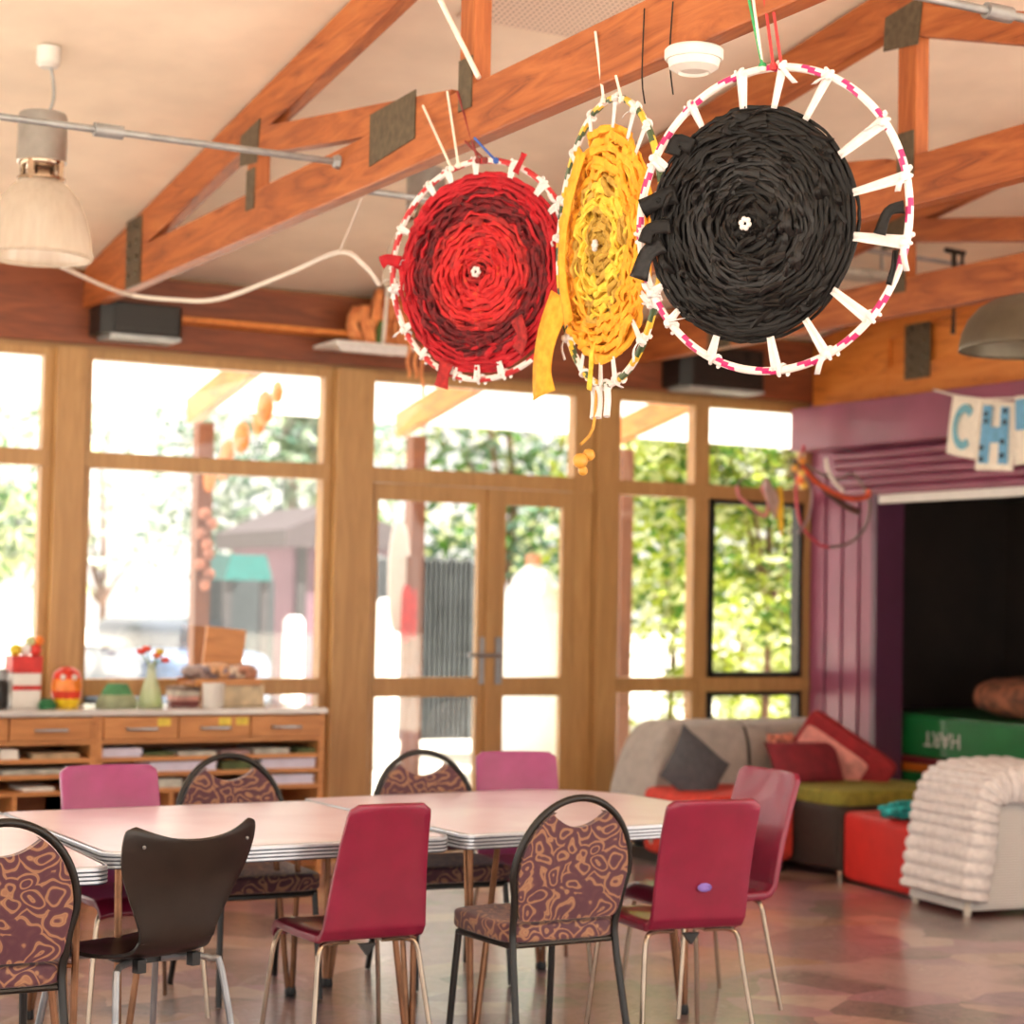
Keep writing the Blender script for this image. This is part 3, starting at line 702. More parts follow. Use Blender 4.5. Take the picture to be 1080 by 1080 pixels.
m = MB().span((xa-.06, y-.13, z), (xb+.02, y-.12, z+.035)).span((xa-.06, y+.16, z), (xb+.02, y+.17, z+.035)); m.build('tray_side', M_bench, t, smooth=False)
random.seed(11)
for i in range(6):
    xx = xa-.02+.052*i; zz = z+.0125
    m = MB(); r = random.uniform(.058, .08)
    for k in range(7): m.ball((xx+r*.5*math.cos(k*.9), y-.02+r*.6*math.sin(k*.9), zz+r*.72+r*.08*k*.5), r*(1-.09*k), 10, (1, 1, .72))
    tag(m.build('sea_shell', plain('shell_%d' % i, [(150, 130, 126), (120, 104, 108), (196, 150, 110), (140, 124, 130), (206, 186, 166), (170, 120, 96)][i], .5, 0, .25, 20)), ['grey shell at the left end of the wooden tray', 'dark mauve shell second in the wooden tray', 'tan shell third in the wooden tray', 'grey mauve shell fourth in the wooden tray', 'pale shell fifth in the wooden tray', 'brown shell at the right end of the wooden tray'][i], 'shell', 'shells in the wooden tray')
p = at(236, 672, Y=10.5)
m = MB().box((p.x, 10.50, (p.z+.06+z+.014)/2), (.235, .03, p.z+.045-z-.014), rot(y=.10)); m.span((p.x-.1, 10.47, z+.0125), (p.x+.1, 10.53, z+.03))
tag(m.build('wooden_plaque', M_bench, None, smooth=False, bevel=.004), 'tan wooden plaque propped up behind the shells', 'plaque')

# ------------------------------------------------------------------ tables
def round_rect(x0, x1, y0, y1, rs, n=10):
    """rs: radii at (x0,y0),(x1,y0),(x1,y1),(x0,y1)"""
    out = []
    for (cx_, cy_, r, a0) in ((x0+rs[0], y0+rs[0], rs[0], PI), (x1-rs[1], y0+rs[1], rs[1], 1.5*PI), (x1-rs[2], y1-rs[2], rs[2], 0), (x0+rs[3], y1-rs[3], rs[3], .5*PI)):
        for i in range(n+1): a = a0+PI/2*i/n; out.append((cx_+r*math.cos(a), cy_+r*math.sin(a)))
    return out
M_groove = plain('dark_groove', (92, 100, 116), .4, .3)
def table(label, loc, rz, w, d, rs, legs, top_z=.74):
    t = thing('laminate_table', label, 'table', loc, rz, 'laminate tables pushed end to end')
    pts = round_rect(-w/2, w/2, -d/2, d/2, rs)
    m = MB(); m.prism([(x*(1-.008/w), y*(1-.008/d), top_z-.012) for x, y in pts], (0, 0, .012)); m.build('tabletop', M_lam, t, world=False, smooth=False)
    # ribbed metal edge: profile swept round the outline
    prof = [(-.012, 0), (.0, .0), (.003, -.004)]
    for k in range(4): z = -.006-.012*k; prof += [(.003, z), (.003, z-.007), (-.003, z-.009), (-.003, z-.011)]
    prof += [(.0, -.054), (-.014, -.054)]
    n = len(pts); m = MB(); vs = []
    for i, (x, y) in enumerate(pts):
        a = Vector((pts[i-1][0], pts[i-1][1], 0)); b = Vector((pts[(i+1) % n][0], pts[(i+1) % n][1], 0)); tt = (b-a).normalized(); nn = Vector((tt.y, -tt.x, 0))
        for o_, z in prof: vs.append(Vector((x, y, top_z+z))+nn*o_)
    q = len(prof); m.add(vs, [(i*q+j, ((i+1) % n)*q+j, ((i+1) % n)*q+j+1, i*q+j+1) for i in range(n) for j in range(q-1)])
    m.m = [1 if j > 2 and (j-3) % 4 in (1, 2, 3) else 0 for i in range(n) for j in range(q-1)]
    m.build('edge_band', [M_bandm, M_groove], t, world=False)
    m = MB(); m.prism([(x*.96, y*.96, top_z-.05) for x, y in pts], (0, 0, .036)); m.build('underframe', M_black, t, world=False, smooth=False)
    for (lx, ly) in legs:
        sx = math.copysign(1, lx); sy = math.copysign(1, ly); f = Vector((lx+sx*.015, ly+sy*.015, 0))
        m = MB()
        a = Vector((lx-sx*.085, ly, top_z-.05)); b = Vector((lx+sx*.03, ly, top_z-.05)); c = Vector((lx, ly-sy*.08, top_z-.05))
        m.tube([a, f+Vector((-sx*.012, 0, .03))], .0115, 8); m.tube([b, f+Vector((sx*.008, 0, .03))], .0115, 8); m.tube([c, f+Vector((0, -sy*.01, .03))], .0105, 8)
        m.tube([a+(f-a)*.37, b+(f-b)*.37, c+(f-c)*.37], .006, 6)
        l = m.build('leg', M_browntube, t, world=False)
        MB().lathe([(.022, 0), (.024, .01), (.02, .035)], f, 12).build('foot_cap', M_black, l, world=False)
    return t
table('middle laminate table behind the black shell chair', (2.415, 6.59, 0), .02, 1.225, 1.235, (.06, .06, .06, .06), [(-.5, -.5), (.5, -.5), (.5, .5), (-.5, .5)])
table('round-ended laminate table behind the patterned chair, furthest right', (3.745, 6.69, 0), .06, 1.37, 1.30, (.05, .42, .42, .05), [(-.58, -.55), (.36, -.48), (.36, .48), (-.58, .55)])
table('near laminate table cut off by the left frame edge', (1.175, 6.71, 0), -.03, 1.2, 2.05, (.05, .05, .05, .05), [(-.5, -.92), (.5, -.92), (.5, .92), (-.5, .92)])

# ------------------------------------------------------------------ chairs (local: faces +y, seat centre at origin, back at y = -.2)
def crimson_chair(B, rz, label, wt=.37, wb=.39, ztop=.885, mark=False, vin=None):
    B = Vector((B[0], B[1], 0)); loc = B+Matrix.Rotation(rz, 3, 'Z') @ Vector((0, .2, 0))
    t = thing('vinyl_chair', label, 'chair', loc, rz, 'vinyl chairs round the tables')
    zs = .455
    def back(u, v):
        prof = [(-.15, zs-.02), (-.188, zs-.012), (-.212, zs+.018), (-.222, zs+.07), (-.243, zs+.18), (-.275, zs+.30), (-.32, ztop)]
        s = v*(len(prof)-1); i = min(int(s), len(prof)-2); f = s-i
        y = prof[i][0]*(1-f)+prof[i+1][0]*f; z = prof[i][1]*(1-f)+prof[i+1][1]*f
        hv = max(0, (z-zs)/(ztop-zs)); hw = (wb*(1-hv)+wt*hv)/2
        d = ztop-z; r = .03
        x = 2*u-1
        if d < r: hw -= r-math.sqrt(max(0, r*r-(r-d)**2))
        return Vector((x*hw, y-.018*(1-x*x)*hv, z))
    m = MB().grid(9, 40, back); bk = m.build('backrest', vin or M_crimson, t, world=False, solid=.024, bevel=.005)
    def seat(u, v):
        x = 2*u-1; y = -.17+.40*v; hw = wb/2+.012*math.sin(PI*v)
        e = max(abs(x)-.8, 0)/.2
        z = zs-.012-.008*e*e-.01*(1-x*x)*math.sin(PI*min(1, v*1.1))
        if v > .85: z -= .045*((v-.85)/.15)**2
        return Vector((x*hw, y, z))
    MB().grid(11, 20, seat).build('seat', M_crimsonb, t, world=False, solid=.03, bevel=.006)
    for sx in (-1, 1):
        m = MB().tube([(sx*.06, .16, zs-.036), (sx*.15, .17, zs-.036), (sx*.182, .18, zs-.06), (sx*.2, .19, zs-.16), (sx*.225, .22, 0.004)], .0088, 8, 4); m.build('leg', M_chrome, t, world=False)
        m = MB().tube([(sx*.06, -.14, zs-.038), (sx*.145, -.155, zs-.038), (sx*.176, -.17, zs-.062), (sx*.19, -.185, zs-.16), (sx*.222, -.235, 0.004)], .0088, 8, 4); m.build('leg', M_chrome, t, world=False)
    m = MB().tube([(-.07, .16, zs-.036), (-.07, -.14, zs-.038)], .01, 6).tube([(.07, .16, zs-.036), (.07, -.14, zs-.038)], .01, 6); m.build('seat_rail', M_chrome, t, world=False)
    m = MB().prism([(-.03, -.165, zs-.045), (.03, -.165, zs-.045), (0, -.165, zs-.085)], (0, .02, 0)); m.build('stacking_block', M_black, t, world=False, smooth=False)
    if mark:
        m = MB()
        m.grid(10, 3, lambda u, v: Vector((.02-.05*(v-.5)*0+.0+.028*(v)*math.cos(2*PI*u)-.02, -.2385-.0125-.007, .58+.016*v*math.sin(2*PI*u))))
        o = m.build('ink_mark', plain('blue_ink_smear', (120, 96, 170), .6), t, world=False, solid=.001); o['label'] = 'smudged blue ink mark on the backrest'
    return t
def paisley_chair(B, rz, label, ztop=.912):
    B = Vector((B[0], B[1], 0)); loc = B+Matrix.Rotation(rz, 3, 'Z') @ Vector((0, .2, 0))
    t = thing('paisley_chair', label, 'chair', loc, rz, 'paisley chairs with black frames round the tables')
    zs = .455; HWD = .226
    yl = lambda z: -.205-.20*max(0, z-.47)
    def arch(hw, z0, zt, n=16):
        """points over the arch from right shoulder to left"""
        return [Vector((hw*math.cos(PI*i/n), 0, z0+(zt-z0)*math.sin(PI*i/n))) for i in range(n+1)]
    A = [Vector((p.x, yl(p.z), p.z)) for p in arch(HWD, .64, ztop-.012)]
    P = [Vector((.222, -.29, .004)), Vector((.208, -.235, .25)), Vector((.2, -.2, zs-.02)), Vector((.204, yl(.5), .50)), Vector((.212, yl(.58), .58))]
    P = P+A+[Vector((-p.x, p.y, p.z)) for p in P[::-1]]
    m = MB().tube(P, .0125, 10, 2); m.build('back_frame', M_blacktube, t, world=False)
    # backrest pad: follows the arch, scooped under the handle gap
    hw = HWD-.014; pts = []
    n = 20; z0 = .64; zt = ztop-.03
    side = [(hw*math.cos(PI*i/40), z0+(zt-z0)*math.sin(PI*i/40)) for i in range(0, 15)]
    scoop = [(.105-.0105*i, zt-.035-.045*(1-((.105-.0105*i)/.105)**2)) for i in range(0, 21)]
    right = [(.165, .492), (.185, .50), (.195, .52), (.201, .56)]+side
    left = [(-x, z) for x, z in right[::-1]]
    pts = right+scoop+left
    m = MB(); m.prism([(x, yl(z)-.017, z) for x, z in pts], (0, .036, .0)); m.build('backrest', M_paisley, t, world=False, bevel=.009)
    m = MB(); softbox(m, (0, .005, zs-.005), (.445, .43, .075), None, .3); m.build('seat', M_paisley, t, world=False)
    m = MB().tube([(-.2, -.195, zs-.045), (-.2, .17, zs-.05), (-.16, .2, zs-.05), (.16, .2, zs-.05), (.2, .17, zs-.05), (.2, -.195, zs-.045), ], .011, 8).tube([(-.2, -.195, zs-.045), (.2, -.195, zs-.045)], .009, 8)
    m.build('seat_frame', M_blacktube, t, world=False)
    for sx in (-1, 1):
        MB().tube([(sx*.19, .185, zs-.05), (sx*.197, .2, .25), (sx*.205, .225, .004)], .0125, 8).build('leg', M_blacktube, t, world=False)
    return t
def shell_chair(B, rz, label):
    B = Vector((B[0], B[1], 0)); loc = B+Matrix.Rotation(rz, 3, 'Z') @ Vector((0, .2, 0))
    t = thing('shell_chair', label, 'chair', loc, rz)
    prof = [(-.313, .862, .205), (-.308, .85, .236), (-.287, .79, .240), (-.262, .72, .224), (-.24, .65, .192), (-.224, .58, .158), (-.212, .53, .138), (-.195, .49, .135), (-.165, .462, .142), (-.11, .448, .165), (-.04, .442, .19), (.05, .446, .205), (.13, .452, .2), (.2, .448, .18), (.235, .432, .15)]
    S2 = catmull([Vector((q[0], q[2], q[1])) for q in prof], 4)      # (y, half width, z)
    def fn(u, v):
        s = S2[min(len(S2)-1, int(round(v*(len(S2)-1))))]; x = 2*u-1
        up = min(1, max(0, (s.z-.5)/.35))
        z = s.z-(.045*(1-x*x)*(up-.55)/.45 if up > .55 else 0)+(.012*abs(x)**3 if up < .01 else 0)
        return Vector((x*s.y, s.x+.045*x*x*up, z))
    m = MB().grid(17, len(S2), fn); m.build('shell', M_blackshell, t, world=False, solid=.012, bevel=.004)
    m = MB().tube([(0, -.222, .60), (0, -.213, .56), (0, -.196, .49)], .0035, 6); m.build('moulded_rib', M_blackshell, t, world=False)
    for sx in (-1, 1):
        MB().tube([(sx*.03, -.08, .428), (sx*.13, -.11, .428), (sx*.175, -.15, .42), (sx*.195, -.175, .385), (sx*.235, -.24, .004)], .011, 8, 3).build('leg', M_greytube, t, world=False)
        MB().tube([(sx*.03, .08, .428), (sx*.13, .11, .428), (sx*.175, .15, .42), (sx*.195, .175, .385), (sx*.235, .24, .004)], .011, 8, 3).build('leg', M_greytube, t, world=False)
        MB().box((sx*.10, -.155, .43), (.03, .03, .04)).build('shell_mount', M_black, t, world=False, smooth=False)
        MB().ball((sx*.19, -.292, .805), .006, 8).build('rivet', M_greytube, t, world=False)
    MB().lathe([(.09, .42), (.09, .436)], (0, 0, 0), 20).build('mounting_plate', M_black, t, world=False)
    return t
def mid(a, b, z): return (at(*a, Z=z)+at(*b, Z=z))/2
crimson_chair(mid((335, 984), (450, 978), .46), .0, 'crimson vinyl chair with its back to us, left of the patterned chair', .285, .37)
crimson_chair(mid((685, 974), (783, 967), .46), -.12, 'crimson vinyl chair back marked with a blue ink smudge', .355, .36, mark=True)
crimson_chair(Vector((4.50, 6.33, 0)), PI/2-.05, 'crimson vinyl chair facing left at the round table end', .42, .42, .90)
crimson_chair(Vector((2.25, 7.25, 0)), PI+.02, 'crimson vinyl chair, mauve window sheen painted in, beyond the table, in front of the pigeonhole units', .385, .39, vin=M_crimson_sheen)
crimson_chair(Vector((4.10, 7.43, 0)), PI-.3, 'crimson vinyl chair, mauve window sheen painted in, beyond the table, in front of the glazed doors', .36, .37, vin=M_crimson_sheen)
b = at(241, 797, Z=.9); paisley_chair(b+Vector((0, -.09, 0)), PI+.0, 'paisley chair facing us before the lowest right-hand shelves')
b = at(443, 793, Z=.9); paisley_chair(b+Vector((0, -.09, 0)), PI-.08, 'paisley chair facing us in front of the left glazed door')
paisley_chair(mid((534, 978), (655, 972), .47), .03, 'paisley chair with its back to us, between two crimson chairs')
b = at(6, 868, Z=.9); paisley_chair(b+Vector((0, .10, 0)), .0, 'paisley chair with its back to us, cut by the left frame edge')
b = (at(125, 880, Z=.845)+at(266, 868, Z=.855))/2; shell_chair(b+Vector((.01, .10, 0)), .30, 'black plastic shell chair with grey legs, back to us')
# ------------------------------------------------------------------ sofa corner
t = thing('corner_sofa', 'corner sofa draped with grey throw, its red seat showing by the windows', 'sofa', (7.0, 9.8, 0))
m = MB(); softbox(m, (6.62, 9.58, .26), (.64, .72, .40), None, .2); m.build('seat', M_redseat, t)
m = MB(); softbox(m, (7.04, 10.12, .40), (1.20, .34, .76), None, .22); m.build('backrest', M_darkup, t)
m = MB().span((6.36, 9.3, 0), (6.9, 10.2, .08)); m.build('plinth', M_black, t, smooth=False)
# grey throws: front sheet over the back, split where the two throws meet
def throw(x0, x1, label, hang, side=0):
    def fn(u, v):
        x = x0+(x1-x0)*u
        L = [(9.84-.05, .30), (9.86, .5), (9.88, .7), (9.93, .805), (10.05, .835), (10.2, .825), (10.31, .79), (10.33, .6), (10.335, hang)]
        s = v*(len(L)-1); i = min(int(s), len(L)-2); f = s-i
        y = L[i][0]*(1-f)+L[i+1][0]*f; z = L[i][1]*(1-f)+L[i+1][1]*f
        fold = .014*noise.noise(Vector((x*9, z*1.3, 0)))+.008*noise.noise(Vector((x*22, z*3, 3)))
        if side and u < .3:                        # slides off over the left end
            k = (.3-u)/.3; z = z*(1-.62*k**1.25)+.02*math.sin(9*v)*k; x = x0+(x1-x0)*.3-.19*(1-(1-k)**1.6)-.03*k*math.sin(11*v+1)
        return Vector((x, y-abs(fold)-.012, max(.05, z+fold*.3)))
    m = MB().grid(44, 30, fn); return tag(m.build('grey_throw', M_greyfab, None, solid=.012, sub=1), label, 'throw', 'grey throws over the sofa')
throw(6.27, 7.03, 'grey cotton throw over the left end of the sofa back', .3, 1)
throw(7.05, 7.66, 'grey cotton throw over the right end of the sofa back', .3)
m = MB(); cushion(m, at(733, 812, Y=9.62), .40, .40, .16, rot(x=-.3) @ rot(y=.78*.85, z=.12)); tag(m.build('charcoal_cushion', M_charcoal), 'charcoal cushion standing on its corner against the grey throw', 'cushion')
t = thing('chaise', 'dark brown chaise with an olive top beside the purple wall', 'chaise', (7.4, 9.4, 0))
m = MB(); softbox(m, (7.36, 9.32, .235), (.84, .96, .38), None, .12); m.build('base', M_darkup, t)
m = MB(); softbox(m, (7.38, 9.32, .455), (.86, .95, .10), None, .2); m.build('seat_cushion', M_olive, t)
m = MB()
for x, y in ((7.0, 8.9), (7.72, 8.9), (7.0, 9.74), (7.72, 9.74)): m.lathe([(.02, 0), (.024, .06)], (x, y, 0), 10)
m.build('foot', M_chrome, t)
p = at(850, 808, Y=9.45); m = MB(); cushion(m, (p.x, 9.45, .60), .50, .30, .2, rot(x=-.5, z=-.1)); tag(m.build('maroon_cushion', M_maroonc), 'plump maroon cushion lying on the olive chaise top', 'cushion')
p = at(832, 796, Y=9.62); m = MB(); cushion(m, (p.x, 9.66, .665), .26, .24, .12, rot(x=-.4, z=.3)); tag(m.build('patterned_cushion', plain('red_cream_print', (176, 110, 92), .85, 0, .45, 26)), 'small cream and red printed cushion behind the maroon cushion', 'cushion')
t = thing('wedge_cushion', 'long red cushion with a pink face leaning against the purple wall', 'cushion', (7.7, 9.4, .5))
p0 = at(846, 766, Y=9.6); p1 = at(935, 828, Y=9.25)
d = (p1-p0); L = d.length; dn = d.normalized(); up = Vector((.25, -.75, .6)); up = (up-dn*up.dot(dn)).normalized(); sd = dn.cross(up)
R3 = Matrix((dn, up, sd)).transposed()
m = MB(); softbox(m, (p0+p1)/2+sd*.0, (L, .30, .08), R3, .2); m.build('cushion_cover', M_redc, t)
m = MB(); softbox(m, (p0+p1)/2-dn*.06-up*.03+(sd if sd.y < 0 else -sd)*.035, (L*.72, .2, .035), R3, .25); m.build('pink_face', M_pinkc, t)
# red pouf
t = thing('red_pouf', 'bright red square pouf between the dark chaise and the white wicker chair', 'pouf', (7.22, 8.45, 0), -.12)
m = MB(); softbox(m, (0, 0, .205), (.62, .72, .39), None, .14, 28); m.build('pouf_body', M_redpouf, t, world=False)
m = MB().span((-.29, -.34, 0), (.29, .34, .014)); m.build('pouf_base', M_black, t, world=False, smooth=False)
m = MB().tube([(-.308, -.3, .385), (-.308, .3, .385), (-.26, .352, .387), (.26, .352, .387), (.305, .3, .385), (.305, -.3, .385), (.26, -.352, .387), (-.26, -.352, .387)], .004, 6, closed=True); m.build('seam', M_redpouf, t, world=False)
# teal knit on the pouf
random.seed(5); m = MB()
cxp = at(965, 857, Z=.44)
for i in range(9):
    P = [cxp+Vector((random.uniform(-.16, .2), random.uniform(-.10, .12), random.uniform(-.02, .05))) for _ in range(5)]
    m.tube(P, .017, 6, 4)
tag(m.build('teal_scarf', M_teal), 'crumpled teal knitted scarf lying on the red pouf', 'scarf')
# white wicker armchair, seen from its back corner
wc = Vector((6.76, 7.58, 0)); t = thing('wicker_armchair', 'white woven wicker armchair standing on the painted floor at the right', 'armchair', wc, -.12)
Wd, Dp, Ht = .80, .50, .675
def wall(a, b, zt, th, name, ta=0, tb=0):
    a = Vector(a); b = Vector(b); dd = (b-a).normalized(); nn = Vector((-dd.y, dd.x, 0))
    def fn(u, v):
        p = a+(b-a)*u; e = min(u, 1-u)
        z = .03+(zt-.03)*v-(.10*max(0, 1-e/.14)**2.2)*v
        return p+Vector(((ta*(1-u)+tb*u)*v, 0, z))
    m = MB().grid(22, 16, fn); return m.build(name, M_wicker, t, world=False, solid=th, bevel=.006)
wall((.02, 0, 0), (Wd-.02, 0, 0), Ht, .03, 'backrest', .09, 0)
wall((0, .02, 0), (0, Dp, 0), Ht-.02, .03, 'armrest', .09, .09)
wall((Wd, .02, 0), (Wd, Dp, 0), Ht-.12, .03, 'armrest')
m = MB(); softbox(m, (Wd/2, Dp/2+.02, .36), (Wd-.06, Dp-.04, .12), None, .2); m.build('seat', M_wicker, t, world=False)
m = MB()
for x in (.015, Wd-.015):
    for y in (.015, Dp-.02): MB().tube([(x, y, 0), (x+(.05 if x < .1 else 0), y, .55)], .02, 8).build('leg', plain('white_cane', (214, 204, 190), .6), t, world=False)
m = MB().tube([(.08, .0, Ht-.11), (.14, -.0, Ht-.01), (Wd/2, -.0, Ht+.008), (Wd-.06, 0, Ht-.01), (Wd, 0, Ht-.11)], .016, 8, 4); m.build('rim', plain('tan_cane', (168, 130, 92), .6), t, world=False)
# chunky knitted blanket over the near left corner
RW = Matrix.Rotation(-.12, 3, 'Z')
def blanket():
    path = catmull([Vector(p) for p in ((-.045, 0, .10), (-.025, 0, .25), (.005, 0, .42), (.03, 0, .55), (.09, 0, .665), (.20, 0, .72), (.38, 0, .735), (.6, 0, .73), (.78, 0, .68))], 14)
    n = len(path)
    def fn(u, v):
        i = min(n-1, int(round(u*(n-1)))); p = path[i]; tg = (path[min(i+1, n-1)]-path[max(i-1, 0)]).normalized(); nn = Vector((-tg.z, 0, tg.x))
        rib = .014*math.sin(i*1.05)+.006*noise.noise(Vector((u*40, v*12, 0)))
        if v < .62:                                   # over the top, from inside to the near edge
            y = .50-(.545)*(v/.62); return p+Vector((0, y, 0))+nn*(rib*.8+.012*math.sin(v*30)*.4)
        k = (v-.62)/.38                                # folds down over the near face
        inn = .16*k*(1+.15*math.sin(u*9))
        if u < .45: inn *= .75
        return p-nn*inn+Vector((0, -.047-.02*math.sin(k*PI)-rib*.8, 0))
    m = MB().grid(n, 40, fn)
    m.v = [wc+RW @ q for q in m.v]; return m
o = blanket().build('knitted_blanket', M_knit, None, solid=.03, sub=0)
tag(o, 'chunky white knitted blanket draped over the wicker armchair', 'blanket')

# ------------------------------------------------------------------ mats in the alcove
MX = 8.34
def zz(py, px=1000): return at(px, py, X=MX).z
ym0, ym1 = 7.2, 10.46
def matblock(name, z0, z1, mat, lab, parts=None):
    t = thing(name, lab, 'gym mat', (MX+.5, 8.4, z0))
    m = MB().span((MX, ym0, z0), (9.6, ym1, z1-.001)); m.build('mat_cover', mat, t, smooth=False, bevel=.012)
    m = MB().tube([(MX-.002, ym0, z1-.02), (MX-.002, ym1, z1-.02)], .006, 6); m.build('piping', mat, t)
    return t
zA = [0, .13, .28, .395, .455, .50]
ztop = at(1000, 757, X=MX).z; zbot = at(1000, 802, X=MX).z
zs_ = [0, zbot-.32, zbot-.17, zbot-.10, zbot-.045, zbot]
matblock('gym_mat', zs_[0], zs_[1], M_grnmat, 'dark green gym mat at the bottom of the alcove stack')
matblock('gym_mat', zs_[1], zs_[2], plain('navy_vinyl_mat', (40, 44, 48), .5), 'near-black gym mat second from the bottom of the alcove stack')
matblock('gym_mat', zs_[2], zs_[3], M_grnmat, 'thin green gym mat under the orange one')
matblock('gym_mat', zs_[3], zs_[4], M_ormat, 'orange gym mat in the alcove stack')
matblock('gym_mat', zs_[4], zs_[5], M_redmat, 'maroon gym mat directly under the big green one')
g = matblock('gym_mat', zs_[5], ztop, M_grnmat, 'big green gym mat with upside-down white lettering')
tm = text_mesh('HART', .15, .001)
pa = at(975, 777, X=MX); pb = at(1013, 783, X=MX); c = (pa+pb)/2
# the mat lies upside down: the lettering is turned through half a turn, readable from the room
M = Matrix(((0, 0, -1), (1, 0, 0), (0, 1, 0)))
Mx = Matrix.Translation(Vector((MX-.003, c.y, c.z))) @ Matrix(((0, 0, -1, 0), (-1, 0, 0, 0), (0, 1, 0, 0), (0, 0, 0, 1))) @ Matrix.Rotation(PI, 4, 'Z')
wd = max(p.x for p in tm.v)-min(p.x for p in tm.v); k = abs(pa.y-pb.y)/wd
tm.v = [Mx @ Vector((p.x*k, p.y*k, p.z)) for p in tm.v]; o = tm.build('lettering', M_white, g, smooth=False); o['label'] = 'white capital letters upside down'
p = at(1050, 740, X=MX+.1); zb = ztop
t = thing('bean_bag', 'brown patterned bean bag slumped on the big green gym mat', 'bean bag', (MX+.5, p.y-.1, zb))
m = MB(); softbox(m, (MX+.48, p.y-.18, zb+.13), (.84, 1.15, .27), rot(x=.03), .75, 26); m.build('bag', M_brownbag, t, disp=.04, dispscale=.15)
m = MB().tube([(MX+.48+.40*math.cos(a), p.y-.18+.56*math.sin(a), zb+.15+.015*math.sin(3*a)) for a in [2*PI*i/40 for i in range(40)]], .014, 6, closed=True); m.build('piping', M_rim, t)

# ------------------------------------------------------------------ letter banner on the bulkhead
BX = 7.80
M_flag = plain('cream_calico', (240, 232, 218), .9, 0, .03, 30, .2)
M_aqua = plain('aqua_felt', (120, 180, 198), .85, 0, .06, 30, .2)
M_blue2 = plain('sky_blue_felt', (112, 172, 210), .85, 0, .06, 30, .2)
M_dot = plain('navy_dots', (46, 60, 76), .8)
t = thing('letter_banner', 'cream fabric letter banner pinned to the purple bulkhead', 'banner', (BX-.02, 8.4, 2.4))
def flag(pts, name='banner_flag'):
    ps = [at(x, y, X=BX-.012) for x, y in pts]
    m = MB()
    def fn(u, v):
        a = ps[0]*(1-u)+ps[1]*u; b = ps[3]*(1-u)+ps[2]*u; q = a*(1-v)+b*v; return q+Vector((-.012*math.sin(u*PI)*v-.004*math.sin(9*u+4*v)-.003, 0, 0))
    m.grid(10, 10, fn); return m.build(name, M_flag, t, solid=.003), ps
def on_flag(ps, sh, name, mat, lay=.019, th=.003):
    """sh: list of polygons in flag unit coordinates (u right, v down)"""
    m = MB()
    for poly in sh:
        P = []
        for u, v in poly:
            a = ps[0]*(1-u)+ps[1]*u; b = ps[3]*(1-u)+ps[2]*u; P.append(a*(1-v)+b*v+Vector((-lay, 0, 0)))
        m.prism(P, (-th, 0, 0))
    return m.build(name, mat, t, smooth=False)
f1, p1_ = flag([(1006, 416), (1037, 421), (1029, 485), (998, 478)])
arc = []
n = 16
for i in range(n):
    a0 = math.radians(48+264*i/n); a1 = math.radians(48+264*(i+1)/n)
    Q = lambda a, r: (.55+r*.36*math.cos(a), .5-r*.39*math.sin(a)*.98)
    arc.append([Q(a0, 1), Q(a1, 1), Q(a1, .62), Q(a0, .62)])
o = on_flag(p1_, arc, 'letter', M_aqua); o['label'] = 'aqua letter C'
f2, p2_ = flag([(1036, 421), (1071, 424), (1069, 497), (1028, 496)])
o = on_flag(p2_, [[(.14, .08), (.40, .08), (.40, .90), (.14, .90)], [(.66, .08), (.9, .08), (.9, .90), (.66, .90)], [(.40, .38), (.66, .38), (.66, .60), (.40, .60)]], 'letter', M_blue2); o['label'] = 'dotted blue letter H'
dots = []
for (u, v) in ((.25, .2), (.27, .3), (.8, .14), (.8, .3), (.2, .68), (.22, .84), (.76, .58), (.76, .78)):
    dots.append([(u+.065*math.cos(a), v+.04*math.sin(a)) for a in [2*PI*i/8 for i in range(8)]])
on_flag(p2_, dots, 'letter_dot', M_dot, .023)
f3, p3_ = flag([(1071, 418), (1108, 414), (1108, 488), (1070, 491)])
o = on_flag(p3_, [[(.08, .06), (.62, .04), (.66, .5), (.10, .5)], [(.72, .06), (.94, .06), (.94, .94), (.72, .94)]], 'letter', M_blue2); o['label'] = 'pale blue letter cut off by the frame edge'
m = MB().tube([at(985, 411, X=BX-.02), at(1006, 417, X=BX-.02), at(1036, 421, X=BX-.02), at(1071, 420, X=BX-.02), at(1110, 413, X=BX-.02)], .006, 6); m.build('string', M_whitecord, t)

# ------------------------------------------------------------------ hoops and ropes hung in the corner by the purple wall
def px_tube(pts, Y, r, mat, name, label, cat, smooth=5, closed=False):
    P = [at(x, y, Y=Y+(q[0] if q else 0)) for x, y, *q in pts]
    return tag(MB().tube(P, r, 8, smooth, closed).build(name, mat), label, cat)
YH = 10.15
def ell(cx_, cy_, a, b, n=20, tilt=0):
    return [(cx_+a*math.cos(t)*math.cos(tilt)-b*math.sin(t)*math.sin(tilt), cy_+a*math.cos(t)*math.sin(tilt)+b*math.sin(t)*math.cos(tilt)) for t in [2*PI*i/n for i in range(n)]]
M_pinkrope = plain('dusty_pink_hose', (196, 120, 124), .6); M_greyrope = plain('grey_hose', (120, 108, 100), .6); M_orrope = plain('orange_red_hose', (206, 84, 50), .5)
YQ = 9.85
P = [at(x, y, X=8.0) for x, y in ell(873, 547, 32, 30, 20)]
px_tube([(848, 470), (841, 500), (840, 530), (846, 555), (862, 573), (874, 577)], 10.0, .011, plain('crimson_hose', (184, 70, 84), .5), 'skipping_rope', 'crimson rope looping down in front of the purple boards', 'rope')
px_tube([(848, 488), (866, 500), (884, 506), (900, 500), (915, 522), (917, 540), (910, 560), (893, 574), (874, 577)], 10.0, .009, M_greyrope, 'skipping_rope', 'grey brown rope curling across the purple boards', 'rope')
